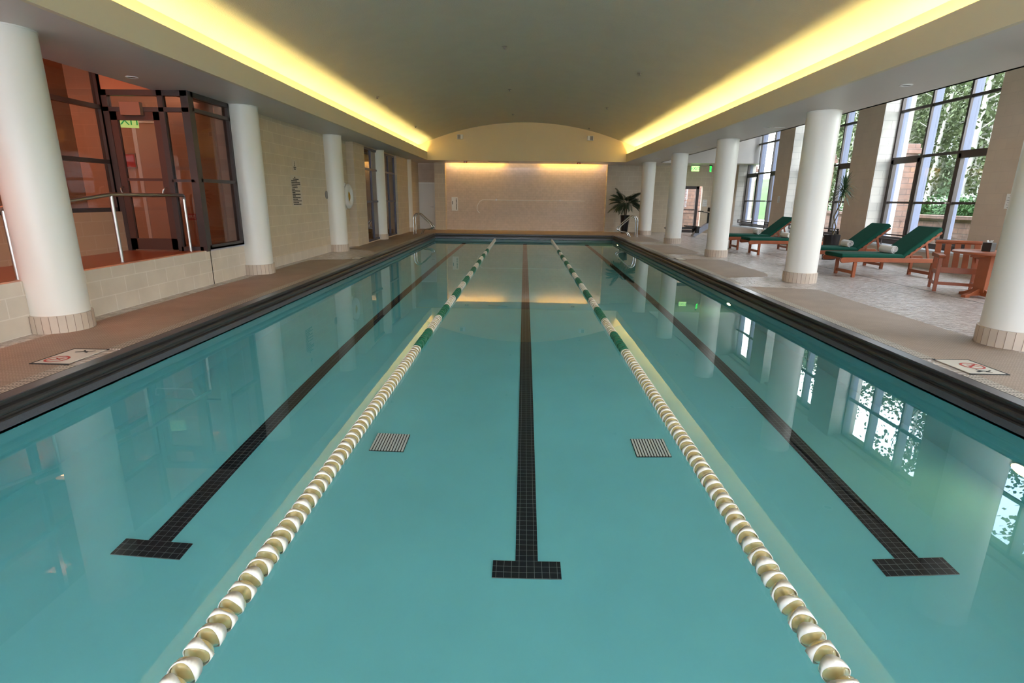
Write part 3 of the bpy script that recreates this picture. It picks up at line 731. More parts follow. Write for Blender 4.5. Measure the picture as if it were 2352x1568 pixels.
# ------------------------------------------------------------------ left landing, lobby
LZ = .75
b = MB()
b.box((XL-.22, 8.52, DK-.1), (XL, 9.62, LZ), 0)         # under the glazing
b.box((XL-.20, 4.95, DK-.1), (XL, 8.54, LZ-.01), 0)
b.box((XL-.20, YN, DK-.1), (XL, 4.95, .58), 0)
struct(b.build('wall_left_low', m_low_y))
b = MB(); b.box((-6.45, 4.95, .0), (XL-.20, 8.55, LZ-.02)); b.box((XL-.25, 4.95, LZ-.06), (XL-.10, 8.5, LZ-.005)); b.box((-6.45, 4.6, .0), (XL-.20, 4.95, .60)); b.box((-6.45, 4.25, .0), (XL-.20, 4.6, .45)); b.box((-6.45, YN, .0), (XL-.20, 4.25, .30))
struct(b.build('floor_landing', m_lino))
b = MB(); b.box((-11, 3.0, LZ-.06), (-6.45, 13.0, LZ-.02)); b.box((-6.45, 8.5, LZ-.06), (XL-.22, 13.0, LZ-.02)); struct(b.build('floor_lobby', mat('lobby_carpet', (.30, .20, .15), .9)))
b = MB(); b.box((-6.42, YN, LZ-.6), (-6.26, 8.46, 1.33)); struct(b.build('wall_landing_side', m_peachblk_y))
# angled-free glazing beside the landing
glazed('window_20', -6.33, YN+.2, 8.46, 1.33, 3.9, (8.42, 6.2, 3.9, 1.6), (2.06, 2.83), m_bronze, m_glassd, t=.06, depth=.09)
e = bpy.data.objects.new('door_4', None); C.objects.link(e); e['kind'] = 'structure'
b = MB(); y0, y1 = 8.43, 8.51
for a_, c_, w_, h_ in ((-6.29, -6.20, LZ-.02, 3.08), (-5.45, -5.37, LZ-.02, 3.08), (-5.10, -4.985, LZ-.02, 3.08)): b.box((a_, y0, w_), (c_, y1, h_))
b.box((-6.29, y0, 3.0), (-5.0, y1, 3.08)); b.box((-6.29, y0, 2.78), (-5.0, y1, 2.84)); b.box((-5.4, y0, 1.78), (-5.05, y1, 1.82)); b.box((-5.4, y0, LZ-.02), (-5.05, y1, LZ+.05)); b.build('door_frame', m_bronze, e)
b = MB(); yy0, yy1 = 8.44, 8.49
b.box((-6.20, yy0, LZ), (-6.10, yy1, 2.78)); b.box((-5.55, yy0, LZ), (-5.45, yy1, 2.78)); b.box((-6.2, yy0, 2.66), (-5.45, yy1, 2.78)); b.box((-6.2, yy0, LZ), (-5.45, yy1, LZ+.17)); b.box((-6.2, yy0+.01, 1.79), (-5.45, yy1-.01, 1.83)); b.build('door_leaf', mat('brown_door_frame', (.10, .05, .04), .4, metal=.2), e)
b = MB(); b.box((-6.12, 8.465, LZ+.1), (-5.53, 8.472, 2.7)); b.box((-5.40, 8.465, LZ), (-5.07, 8.472, 2.8)); b.box((-6.2, 8.465, 2.82), (-5.07, 8.472, 3.02)); b.build('door_glass', m_glassd, e)
b = MB(); b.box((-5.98, 8.36, 2.72), (-5.68, 8.43, 2.90)); b.build('door_closer', mat('closer_metal', (.34, .19, .13), .4, metal=.3), e)
b = MB(); b.tube(fillet([(-6.17, 8.43, 1.70), (-6.17, 8.36, 1.68), (-6.14, 8.36, 1.56), (-5.54, 8.36, 1.56), (-5.50, 8.36, 1.68), (-5.50, 8.43, 1.70)], .03, 4), .012, 8); b.build('push_bar', m_brsteel, e)
glazed('window_21', XL-.03, 8.50, 9.60, LZ, 3.075, (), (1.81, 2.83), m_bronze, m_glassd, t=.05, depth=.10, frame_t=.07)
b = MB(); b.box((XL-.1, 8.5, LZ-.02), (XL+.02, 9.6, LZ+.03)); struct(b.build('trim_%d' % n, mat('pale_blue_sill', (.42, .41, .50), .4))); n += 1
b = MB(); b.box((-6.3, 8.46, 3.08), (-4.99-.0, 8.55, 3.95)); b.box((-5.56, YN, SF+.06), (-5.50, 8.46, 3.95)); struct(b.build('wall_above_door', m_peach))
b = MB(); b.box((-11, YN, 3.9), (-5.5, 13.0, 3.96)); b.box((-5.5, 8.5, 3.08), (XL-.1, 13, 3.14)); struct(b.build('ceiling_lobby', m_peach))
b = MB(); b.box((-11, 11.4, .5), (-5.2, 11.5, 3.95), 0); b.box((-9.1, YN, .5), (-9.0, 11.5, 3.95), 1); b.box((-8.2, 10.2, .5), (-5.26, 10.3, 3.95), 0); struct(b.build('wall_lobby', [m_peachblk, m_peachblk_y]))
# lobby white doors
for (x, y, rz, num) in ((-6.60, 10.18, 0, 5), (-8.98, 8.6, PI/2, 6), (-8.98, 6.0, PI/2, 7)):
    e = bpy.data.objects.new('door_%d' % num, None); C.objects.link(e); e['kind'] = 'structure'; e.location = (x, y, LZ-.02); e.rotation_euler = (0, 0, rz)
    b = MB(); b.box((-.50, -.03, 0), (-.44, .01, 2.16)); b.box((.44, -.03, 0), (.50, .01, 2.16)); b.box((-.5, -.03, 2.1), (.5, .01, 2.16)); b.build('door_frame', m_wplastic, e)
    b = MB(); b.box((-.44, -.015, .01), (.44, .01, 2.1)); b.build('door_panel', m_lobbydoor, e)
    b = MB(); b.box((.26, -.06, 1.0), (.40, -.045, 1.02)); b.build('door_handle', m_brsteel, e)
# lobby fittings: picture, thermostat sign, fire plate, fire bell, lamps, exit sign
t = thing('framed_picture', 'small square framed picture seen through the lobby door glass', 'picture', (-7.25, 10.19, 2.18))
b = MB(); b.box((-.13, -.03, -.13), (.13, 0, .13)); b.build('picture_frame', m_brsteel, t); b = MB(); b.box((-.11, -.033, -.11), (.11, -.03, .11)); b.build('picture_print', m_redink, t)
b = MB(); b.box((-6.1, 9.605, LZ-.02), (-5.3, 9.65, 3.08)); struct(b.build('wall_lobby_pier', m_peachblk))
t = thing('fire_plate', 'small red plate lettered FIRE behind the narrow glass beside the lobby door', 'sign', (-5.83, 9.60, 1.215))
b = MB(); b.box((-.16, -.012, -.055), (.16, 0, .055)); b.build('plate', m_red, t); text('lettering', 'FIRE', .085, m_paper, (-.06, -.014, 0), (PI/2, 0, 0), t)
t = thing('fire_alarm', 'red wall alarm behind glass beside the nearest left column', 'fire alarm', (-8.99, 9.7, 3.05))
b = MB(); b.box((0, -.1, -.1), (.06, .1, .1)); b.build('housing', m_red, t, bevel=.008); b = MB(); b.box((.06, -.03, -.05), (.075, .03, .02)); b.build('strobe_lens', m_wplastic, t)
t = thing('extinguisher_plate', 'small red extinguisher plate behind glass low beside the nearest left column', 'sign', (-6.2, 7.1, 1.75))
t.location = (-8.99, 9.45, 2.0)
b = MB(); b.box((0, -.09, -.12), (.015, .09, .12)); b.build('plate', m_red, t); b = MB(); b.box((.015, -.05, -.02), (.018, .05, .05)); b.build('plate_mark', m_paper, t)
t = thing('lobby_notice_board', 'grey plaque on the lobby wall seen through the side glass', 'plaque', (-8.0, 11.4, 2.1))
b = MB(); b.box((-.2, -.02, -.28), (.2, 0, .28)); b.build('plaque_plate', m_gdisc, t); b = MB()
for k in range(4): b.box((-.14, -.023, .06+k*.045), (.14, -.02, .075+k*.045))
b.build('plaque_lines', m_ink, t)
exit_sign((-6.76, 9.58, 2.80), .3, 'yellow green EXIT sign glowing behind the lobby door glass')
for (x, y, z, lab) in ((-7.2, 5.6, 3.85, 'square amber ceiling lamp in the lobby behind the landing'), (-8.5, 8.95, 3.55, 'square amber hanging lamp in the lobby left of the glazed door')):
    t = thing('lobby_lamp', lab, 'ceiling lamp', (x, y, z)); b = MB(); b.box((-.16, -.16, -.05), (.16, .16, .02)); b.build('lamp_glass', m_lobbylamp, t, bevel=.01)
    b = MB(); b.box((-.19, -.19, .02), (.19, .19, .045)); b.box((-.02, -.02, .04), (.02, .02, 3.9-z)); b.build('lamp_base', m_bronze, t)
area('lobby_lamp_light', (-7.2, 5.6, 3.79), (0, 0, 0), .3, .3, 14, (1.0, .42, .20))
area('lobby_lamp_light', (-8.5, 8.95, 3.49), (0, 0, 0), .3, .3, 14, (1.0, .45, .25))
t = thing('landing_lamp', 'red shaded heat lamp over the landing', 'ceiling lamp', (-5.9, 6.6, 3.9)); b = MB(); b.lathe([(.09, -.02), (.12, -.16), (.11, -.16), (.08, -.02)], seg=20, cap=False); b.build('lamp_shade', m_brsteel, t)
area('landing_lamp_light', (-5.9, 6.6, 3.74), (0, 0, 0), .22, .22, 20, (1.0, .20, .05))
area('landing_lamp_light', (-5.9, 3.4, 3.74), (0, 0, 0), .22, .22, 20, (1.0, .20, .05))

# landing hand rail
t = thing('landing_handrail', 'brushed steel handrail on round posts along the raised landing', 'handrail', (0,0,0))
b = MB(); b.tube(fillet([(-5.13, 5.0, 1.38), (-5.15, 5.36, 1.45), (-5.2, 6.3, 1.52), (-5.2, 6.86, 1.585), (-5.215, 8.36, 1.585), (-5.22, 8.38, 1.50)], .03, 4), .024, 12); b.build('top_rail', m_brsteel, t, smooth=True)
for x, y, zt in ((-5.2, 6.86, 1.57), (-5.22, 8.37, 1.56), (-5.13, 5.31, 1.42)):
    b = MB(); b.lathe([(.022, LZ-.01), (.022, zt)], (x, y, 0), 16); b.lathe([(.035, LZ-.012), (.035, LZ-.003)], (x, y, 0), 16); b.build('post', m_brsteel, t, smooth=True)
b = MB(); b.tube(fillet([(-5.30, 3.6, 1.15), (-5.30, 5.0, 1.36), (-5.30, 5.7, 1.46), (-5.42, 6.55, 1.50), (-5.9, 6.75, 1.50), (-6.24, 6.75, 1.50)], .05, 4), .019, 10); b.build('stair_rail', m_brsteel, t, smooth=True)

# wall lettering on the left wall (dark lettering straight on the blocks)
def wall_letters(lab, y0, y1, z0, z1, rows, name='pool_rules_sign'):
    t = thing(name, lab, 'sign', (XL, (y0+y1)/2, (z0+z1)/2)); b = MB(); W = y1-y0; H_ = z1-z0
    b.box((0, -W/2-.03, -H_/2-.03), (.004, W/2+.03, H_/2+.03)); b.build('backing_plate', m_blk_plate, t)
    b = MB(); nrow = len(rows)
    for k, (st, L) in enumerate(rows):
        zz = H_/2-(k+.5)*H_/nrow; u = -W/2+st*W; e_ = u+L*W
        while u < e_-.01:
            w_ = random.uniform(.018, .05); h_ = H_/nrow*.30; b.box((.0045, u, zz-h_), (.0065, min(u+w_, e_), zz+h_)); u += w_+.009
    b.build('lettering', m_ink, t); return t
m_blk_plate = mat('clear_plate', (.60, .51, .42), .4)
wall_letters('column of small black printed pool rules on the left wall', 11.87, 12.36, 1.40, 2.0, [(.35,.1),(.2,.6),(0,.62),(0,.9),(0,.95),(0,.6),(.05,.55),(0,.3),(0,.85),(.02,.3),(.02,.85),(.03,.3),(.03,.82),(.03,.5),(.03,.9),(.03,.6),(.04,.85)])
wall_letters('small black sign on the left wall above the printed rules', 12.02, 12.20, 2.14, 2.32, [(.42,.1),(.42,.15),(.4,.18),(.15,.7),(.2,.6)], 'small_rules_sign')
t = thing('round_wall_plate', 'round grey metal plate on the left wall beside a white column', 'wall plate', (XL, 13.93, 1.63))
b = MB(); b.lathe([(.10, 0), (.10, .012), (.085, .018), (.001, .018)], seg=32, axis='x', cap=False); b.build('disc', m_gdisc, t, smooth=True)
# life ring
t = thing('life_ring', 'white life ring with amber centre hung on the left wall', 'life ring', (XL+.10, 15.365, 1.60))
b = MB(); seg = 40; rs = 12; vs = []; fs = []
for i in range(seg):
    a = 2*PI*i/seg
    for k in range(rs):
        q = 2*PI*k/rs; r = .235+.10*math.cos(q); vs.append((.065*math.sin(q), r*math.cos(a), r*math.sin(a)))
for i in range(seg):
    for k in range(rs): fs.append((i*rs+k, ((i+1) % seg)*rs+k, ((i+1) % seg)*rs+(k+1) % rs, i*rs+(k+1) % rs))
b.add(vs, fs); b.build('ring', m_wplastic, t, smooth=True)
b = MB(); b.lathe([(.13, -.02), (.13, .01), (.10, .025), (.001, .025)], seg=24, axis='x', cap=False); b.build('rope_coil', m_gold, t, smooth=True)
b = MB(); b.box((-.10, -.30, .25), (-.045, -.08, .36)); b.box((-.10, -.30, -.36), (-.045, -.08, -.25)); b.box((-.10, -.30, -.36), (-.09, .1, .36)); b.build('holder', m_wplastic, t, bevel=.01)

# ------------------------------------------------------------------ pool ladders
def ladder(x, y, s, lab):
    """two bent grab rails; s: direction towards the water"""
    t = thing('pool_ladder', lab, 'pool ladder', (x, y, DK), 0, 'steel pool ladders at the far end')
    for dy in (-.21, .21):
        p = [(-s*.0, dy, 0), (-s*.0, dy, .62), (s*.05, dy, .78), (s*.22, dy, .78), (s*.66, dy, .36), (s*.72, dy, .24), (s*.60, dy, .17), (s*.30, dy, .15), (s*.22, dy, 0)]
        p = [(-s*.0, dy, 0), (-s*.0, dy, .66), (s*.10, dy, .80), (s*.24, dy, .78), (s*.64, dy, .42), (s*.74, dy, .28), (s*.64, dy, .20), (s*.36, dy, .17), (s*.26, dy, 0)]
        b = MB(); b.tube(fillet(p, .08, 5), .022, 12); gr = b.build('grab_rail', m_steel, t, smooth=True)
        b = MB()
        for xx in (0, s*.26): b.lathe([(.045, 0), (.045, .012), (.022, .02)], (xx, dy, 0), 16, cap=False)
        b.build('flange', m_steel, gr, smooth=True)
    return t
ladder(-4.30, 21.45, 1, 'steel pool ladder rails on the deck at the far left corner')
ladder(4.42, 21.55, -1, 'steel pool ladder rails on the deck at the far right corner')

# ------------------------------------------------------------------ sun loungers
def lounger(loc, lab):
    """foot end at local x=0, head end at x=2.0, width in y"""
    t = thing('sun_lounger', lab, 'sun lounger', loc, 0, 'green cushioned teak sun loungers')
    W = .31
    for s_ in (-1, 1):
        b = MB(); y0, y1 = s_*W-.02, s_*W+.02
        pr = []
        for k in range(9):
            a = PI/2+PI*k/8; pr.append((.05+.052*math.cos(a), .33+.052*math.sin(a)))
        pr += [(.14, .285), (.30, .30), (1.90, .30), (1.96, .26), (2.0, .28), (2.0, .35), (1.96, .382)]
        b.prism(pr, 'y', y0, y1); b.build('side_rail', m_wood, t, bevel=.006)
    for xx in (.30, 1.78):
        for s_ in (-1, 1):
            b = MB(); b.box((xx-.03, s_*(W-.015)-.022, 0), (xx+.03, s_*(W-.015)+.022, .31)); b.build('leg', m_wood, t, bevel=.005)
        b = MB(); b.box((xx-.018, -W, .06), (xx+.018, W, .12)); b.build('stretcher', m_wood, t, bevel=.004)
    b = MB()
    for k in range(11): b.box((.08+k*.105, -W+.02, .352), (.15+k*.105, W-.02, .37))
    b.build('seat_slats', m_wood, t)
    ang = math.radians(40); hx, hz = 1.22, .37; L = .80
    def P(u, v, y): return (hx+u*math.cos(ang)-v*math.sin(ang), y, hz+u*math.sin(ang)+v*math.cos(ang))
    def rbox(b, u0, u1, v0, v1, y0, y1):
        b.add([P(u0,v0,y0),P(u1,v0,y0),P(u1,v0,y1),P(u0,v0,y1),P(u0,v1,y0),P(u1,v1,y0),P(u1,v1,y1),P(u0,v1,y1)], [(0,3,2,1),(4,5,6,7),(0,1,5,4),(1,2,6,5),(2,3,7,6),(3,0,4,7)])
    b = MB(); rbox(b, 0, L, -.035, 0, -.28, -.245); rbox(b, 0, L, -.035, 0, .245, .28)
    for k in range(7): rbox(b, .04+k*.11, .10+k*.11, -.0, .014, -.28, .28)
    b.build('back_frame', m_wood, t)
    b = MB()
    for s_ in (-.23, .23):
        q = P(.50, -.03, s_); b.add([(q[0]-.02, s_-.012, q[2]), (q[0]+.02, s_-.012, q[2]), (1.75, s_-.012, .33), (1.71, s_-.012, .33), (q[0]-.02, s_+.012, q[2]), (q[0]+.02, s_+.012, q[2]), (1.75, s_+.012, .33), (1.71, s_+.012, .33)], [(0,1,2,3),(7,6,5,4),(0,4,5,1),(1,5,6,2),(2,6,7,3),(3,7,4,0)])
    b.build('back_strut', m_wood, t)
    # cushions
    b = MB(); b.box((.02, -.31, .372), (1.22, .31, .452)); c1 = b.build('seat_cushion', m_green, t, bevel=.028, smooth=True, segs=3)
    b = MB(); rbox(b, -.01, L+.03, .016, .10, -.31, .31); b.build('back_cushion', m_green, t, bevel=.028, smooth=True, segs=3)
    return t
LX = 6.10
l1 = lounger((LX, 10.80, DK), 'green cushioned teak lounger nearest the armchair')
dup(l1, (LX+.0, 12.28, DK), label='green cushioned teak lounger just behind the nearest one')
dup(l1, (LX-.02, 15.10, DK), label='green cushioned teak lounger beyond the big column, nearer of the far two')
dup(l1, (LX-.02, 16.58, DK), label='green cushioned teak lounger farthest from the camera')
def towel(loc, rz, lab):
    t = bpy.data.objects.new
    b = MB(); n_ = 60; prof = []
    for k in range(n_+1):
        a = k/n_*5.5*PI; r = .018+.062*k/n_; prof.append((r*math.cos(a), r*math.sin(a)))
    # spiral sheet with thickness
    inner = [(x*(1-.010/max(.012, math.hypot(x, z))), z*(1-.010/max(.012, math.hypot(x, z)))) for x, z in prof]
    vs = []; fs = []
    Lh = .17
    for yy in (-Lh, -Lh*.96, Lh*.96, Lh):
        sc = 1.0 if abs(yy) < Lh*.98 else .965
        for (x, z) in prof: vs.append((x*sc, yy, z*sc))
        for (x, z) in inner: vs.append((x*sc, yy, z*sc))
    m_ = n_+1
    for q in range(3):
        for k in range(n_):
            A = q*2*m_; B = (q+1)*2*m_
            fs.append((A+k, A+k+1, B+k+1, B+k)); fs.append((A+m_+k+1, A+m_+k, B+m_+k, B+m_+k+1))
    for k in range(n_): fs.append((k, m_+k, m_+k+1, k+1)); A = 3*2*m_; fs.append((A+k+1, A+m_+k+1, A+m_+k, A+k))
    b.add(vs, fs)
    o = b.build('rolled_towel', m_towel, smooth=True); o.location = loc; o.rotation_euler = (0, 0, rz)
    return tag(o, lab, 'towel', 'rolled towels on the loungers')
TZ = DK+.452+.076
towel((LX+1.12, 10.86, TZ), .10, 'rolled white towel on the lounger nearest the armchair')
towel((LX+1.12, 12.26, TZ), -.12, 'rolled white towel on the second lounger from the armchair')
towel((LX+1.08, 15.05, TZ), .15, 'rolled white towel half hidden behind the big column')
towel((LX+.92, 16.55, TZ), -.05, 'rolled white towel on the farthest lounger')

# ------------------------------------------------------------------ armchair
t = thing('garden_armchair', 'reddish teak slatted armchair beside the round table', 'armchair', (7.186, 9.028, DK), -.50)
Wc = .28
for s_ in (-1, 1):
    b = MB(); b.box((s_*Wc-.025, -.26, 0), (s_*Wc+.025, -.20, .56)); b.build('leg', m_wood, t, bevel=.005)
    b = MB(); b.add([(s_*Wc-.02, .28, 0), (s_*Wc+.02, .28, 0), (s_*Wc+.02, .34, 0), (s_*Wc-.02, .34, 0), (s_*Wc-.02, .24, .56), (s_*Wc+.02, .24, .56), (s_*Wc+.02, .30, .56), (s_*Wc-.02, .30, .56)], [(0,3,2,1),(4,5,6,7),(0,1,5,4),(1,2,6,5),(2,3,7,6),(3,0,4,7)]); b.build('leg', m_wood, t, bevel=.005)
    b = MB(); pr = [(-.31+.03*math.cos(a), .575+.028*math.sin(a)) for a in [PI/2+PI*k/6 for k in range(7)]] + [(.34, .53), (.36, .57), (.34, .60)]
    b.prism(pr, 'x', s_*Wc-.045, s_*Wc+.045); b.build('armrest', m_wood, t, bevel=.006)
b = MB(); b.box((-Wc, -.255, .31), (Wc, -.225, .40)); b.box((-Wc, -.24, .11), (Wc, -.215, .16)); b.build('front_rail', m_wood, t, bevel=.004)
b = MB()
for s_ in (-1, 1): b.box((s_*Wc-.015, -.22, .10), (s_*Wc+.015, .30, .14)); b.box((s_*Wc-.018, -.22, .28), (s_*Wc+.018, .27, .34))
b.build('side_stretcher', m_wood, t)
b = MB()
for k in range(6):
    y0 = -.225+k*.075; z0 = .385-k*.018; b.box((-Wc+.02, y0, z0-.02), (Wc-.02, y0+.06, z0))
b.build('seat', m_wood, t)
def tl(y, z): return (y, z)
for k in range(5):
    xx = -.26+k*.13; b = MB(); w_ = .042
    b.add([(xx-w_, .20, .27), (xx+w_, .20, .27), (xx+w_, .22, .27), (xx-w_, .22, .27), (xx-w_, .34, .76), (xx+w_, .34, .76), (xx+w_, .36, .76), (xx-w_, .36, .76)], [(0,3,2,1),(4,5,6,7),(0,1,5,4),(1,2,6,5),(2,3,7,6),(3,0,4,7)]); b.build('back_slat', m_wood, t, bevel=.004)
b = MB(); b.tube([(-Wc-.03, .35, .775), (Wc+.03, .35, .775)], .032, 12); b.build('top_rail', m_wood, t, smooth=True)

# ------------------------------------------------------------------ round table
t = thing('round_table', 'round reddish teak pedestal table partly behind the nearest right column', 'table', (7.13, 8.42, DK), .2)
b = MB(); b.lathe([(.001, .665), (.44, .665), (.455, .675), (.455, .695), (.44, .705), (.001, .705)], seg=48, cap=False); b.build('tabletop', m_wood, t, smooth=True)
b = MB(); b.box((-.055, -.09, .08), (.055, .09, .665)); b.build('pedestal', m_wood, t, bevel=.006)
for rz in (0, PI/2):
    b = MB(); pr = [(-.30, 0), (-.22, 0), (-.20, .025), (.20, .025), (.22, 0), (.30, 0), (.30, .04), (.22, .06), (.08, .13), (-.08, .13), (-.22, .06), (-.30, .04)]
    b.prism(pr, 'y', -.035, .035); o = b.build('foot', m_wood, t, bevel=.005); o.rotation_euler = (0, 0, rz)
b = MB(); b.box((-.30, -.03, .62), (.30, .03, .665)); b.build('apron', m_wood, t)
t = thing('tissue_box', 'small dark cube tissue box with white tissue on the round table', 'tissue box', (7.12, 8.44, DK+.706), .4)
b = MB(); b.box((-.06, -.06, 0), (.06, .06, .13)); b.build('box', mat('dark_box', (.03, .022, .02), .5), t, bevel=.004)
b = MB()
for k in range(5):
    a = k*1.3; b.add([(0, 0, .125), (.03*math.cos(a), .03*math.sin(a), .17), (.045*math.cos(a+.5), .045*math.sin(a+.5), .16), (.03*math.cos(a+.9), .03*math.sin(a+.9), .13)], [(0,1,2,3)])
b.build('tissue', m_paper, t)

# ------------------------------------------------------------------ potted plants
def pot(t, r0, r1, h, square=False):
    b = MB(); b.lathe([(r0, 0), (r1, h), (r1-.02, h), (r1-.025, h-.05), (.001, h-.05)], seg=28 if not square else 4, cap=False)
    po = b.build('pot', m_blackpot, t, smooth=not square)
    b = MB(); b.lathe([(r1-.03, h-.045), (.001, h-.04)], seg=20 if not square else 4, cap=False); b.build('soil', m_soil, po)
def frond(b, base, az, el, L, droop, nleaf=16, wl=.22):
    p = Vector(base); d = Vector((math.cos(az)*math.cos(el), math.sin(az)*math.cos(el), math.sin(el))); pts = [p.copy()]; N_ = 12; st = L/N_
    for i in range(N_):
        d = (d + Vector((0, 0, -droop/N_))).normalized(); p = p+d*st; pts.append(p.copy())
    side = Vector((-math.sin(az), math.cos(az), 0))
    b.tube(pts, .004, 4, mi=0)
    for i in range(nleaf):
        f = .25+.75*i/(nleaf-1); q = f*N_; k = min(int(q), N_-1); c = pts[k].lerp(pts[k+1], q-k); dd = (pts[k+1]-pts[k]).normalized()
        ll = wl*(1-.55*abs(f-.5)*1.6)
        for s_ in (-1, 1):
            tip = c+side*s_*ll*.75+dd*ll*.7+Vector((0, 0, -ll*.35)); mid = c.lerp(tip, .45)+Vector((0, 0, .012)); wv = dd*.012
            b.add([c, mid+wv, tip, mid-wv], [(0,1,2,3)], 0)
t = thing('potted_palm', 'potted palm with dark fronds in a tapered black pot by the far wall', 'potted plant', (4.36, 23.78, DK))
pot(t, .13, .20, .76)
b = MB()
for k in range(6):
    a = k*1.05; b.tube([(.04*math.cos(a), .04*math.sin(a), .70), (.06*math.cos(a), .06*math.sin(a), 1.0), (.14*math.cos(a), .14*math.sin(a), 1.28)], .012, 6)
b.build('stems', m_stem, t)
b = MB()
for k in range(44):
    a = k*2.4; el = .05+1.2*((k*7) % 44)/44; frond(b, (.10*math.cos(a), .10*math.sin(a), 1.18+.12*((k*5) % 7)/7), a, el, random.uniform(.52, .74), random.uniform(.7, 1.6), 22, .24)
b.build('fronds', m_leaf, t)
t = thing('potted_dracaena', 'tall spiky dracaena in a black pot beside a window pier', 'potted plant', (7.75, 13.85, DK))
pot(t, .15, .19, .62)
b = MB()
b.tube([(0, 0, .55), (.06, .0, .8), (-.02, .03, 1.05), (.07, 0, 1.35), (.10, 0, 1.62)], .016, 8); b.tube([(.03, .02, .55), (-.03, .0, .85), (.06, -.03, 1.15), (.02, 0, 1.40), (.12, 0, 1.66)], .012, 8); b.build('stems', m_stem, t)
b = MB()
for k in range(110):
    a = random.uniform(0, 2*PI); el = random.uniform(-.75, 1.35); L = random.uniform(.30, .46); c = Vector((.10, 0, 1.74+random.uniform(-.14, .10)))
    d = Vector((math.cos(a)*math.cos(el), math.sin(a)*math.cos(el), math.sin(el))); s_ = Vector((-math.sin(a), math.cos(a), 0))*.013
    m1 = c+d*L*.5+Vector((0, 0, .01)); tip = c+d*L+Vector((0, 0, -.06))
    b.add([c-s_*.6, c+s_*.6, m1+s_, m1-s_, tip], [(0,1,2,3), (3,2,4)])
b.build('leaves', m_leaf2, t)

# ------------------------------------------------------------------ rowing machine
t = thing('rowing_machine', 'black and silver rowing machine on the deck near the far exit door', 'rowing machine', (5.72, 22.2, DK), math.radians(8)); t.scale = (.88, 1.0, 1.12)
b = MB(); b.box((.0, -.035, .25), (2.0, .035, .33)); b.build('rail', m_black, t, bevel=.006)
b = MB(); b.tube([(.08, -.16, .01), (.08, .16, .01)], .02, 8); b.tube([(.02, .0, .27), (.08, -.14, .02)], .013, 8); b.tube([(.14, .0, .27), (.08, .14, .02)], .013, 8); b.box((-.02, -.10, .27), (.30, .10, .30)); b.build('rear_foot', m_black, t)
b = MB(); b.box((.95, -.15, .34), (1.22, .15, .38)); b.build('seat', m_black, t, bevel=.01)
b = MB(); b.add([(1.30,-.10,.02),(1.45,-.10,.0),(2.30,-.10,.42),(2.30,-.10,.62),(1.5,-.10,.24),(1.30,.10,.02),(1.45,.10,.0),(2.30,.10,.42),(2.30,.10,.62),(1.5,.10,.24)], [(0,1,2,3,4),(9,8,7,6,5),(0,5,6,1),(1,6,7,2),(2,7,8,3),(3,8,9,4),(4,9,5,0)]); b.build('front_shell', m_greymetal, t)
b = MB(); b.lathe([(.001, -.08), (.25, -.07), (.27, 0), (.25, .07), (.001, .08)], (2.42, 0, .56), 32, axis='y', cap=False); b.build('flywheel_housing', m_greymetal, t, smooth=True)
b = MB(); b.box((1.40, -.22, .12), (1.52, -.08, .36)); b.box((1.40, .08, .12), (1.52, .22, .36)); b.build('footplate', m_black, t)
b = MB(); b.box((1.98, -.03, .40), (2.10, .03, .82)); b.tube([(1.62, -.0, .88), (2.05, .0, .82)], .014, 8); b.tube([(1.62, -.22, .88), (1.62, .22, .88)], .018, 8); b.box((2.0, -.1, .88), (2.04, .1, 1.02)); b.build('monitor_and_handle', m_black, t)
b = MB(); b.tube([(2.35, -.3, .02), (2.35, .3, .02)], .025, 8); b.box((2.33, -.02, .02), (2.40, .02, .3)); b.build('front_foot', m_black, t)

# ------------------------------------------------------------------ walls behind the camera
b = MB(); b.box((XL-1.6, YN-.2, B0), (WX+.4, YN, .75)); b.box((XL-1.6, YN-.2, 3.3), (WX+.4, YN, 5.1)); b.box((-3.9, YN-.2, 3.0), (4.1, YN, 4.9))
for x in (XL-1.6, -3.4, -1.6, .1, 1.8, 3.5, 5.4, 7.4, WX-.2): b.box((x, YN-.2, .7), (x+.30, YN, 3.35))
struct(b.build('wall_near', m_blk_x))
b = MB(); b.box((XL-1.5, YN-.12, .7), (WX, YN-.112, 3.35)); struct(b.build('window_30', m_glass))  # unseen windows, added to bring daylight onto the near sides of the columns

# ------------------------------------------------------------------ outdoors
def hz(x, y):
    x0 = 14.0 + max(0, (y-34))*.0
    h = 0.9 + max(0, x-14.5)*.14 if x > 14 else 0.0
    h += .25*math.sin(x*.5+y*.3)+.2*math.sin(y*.17)
    return h if x > 14 else .0
b = MB(); gx = [14.2+i*1.3 for i in range(34)]; gy = [-20+i*3 for i in range(48)]
for x in gx:
    for y in gy: b.v.append((x, y, hz(x, y)))
for i in range(len(gx)-1):
    for j in range(len(gy)-1):
        q = i*len(gy)+j; b.f.append((q, q+len(gy), q+len(gy)+1, q+1)); b.mi.append(0)
struct(b.build('ground_hillside', m_grass, smooth=True))
b = MB(); b.box((WX+.3, -20, -.2), (14.3, 120, .0)); b.box((-30, YF+.3, -.2), (WX+.3, 120, 0)); struct(b.build('ground_terrace', m_grass))
b = MB(); b.box((10.6, 26, .0), (12.0, 60, .02)); struct(b.build('ground_path', m_path))
b = MB(); b.box((13.9, -10, -.2), (14.35, 31, 1.12)); o = b.build('retaining_wall', m_stone); 
b = MB(); b.box((13.8, -10, 1.12), (14.45, 31, 1.22)); b.build('coping', m_stone, o)
tag(o, 'low red sandstone retaining wall outside below the flowering bank', 'retaining wall')
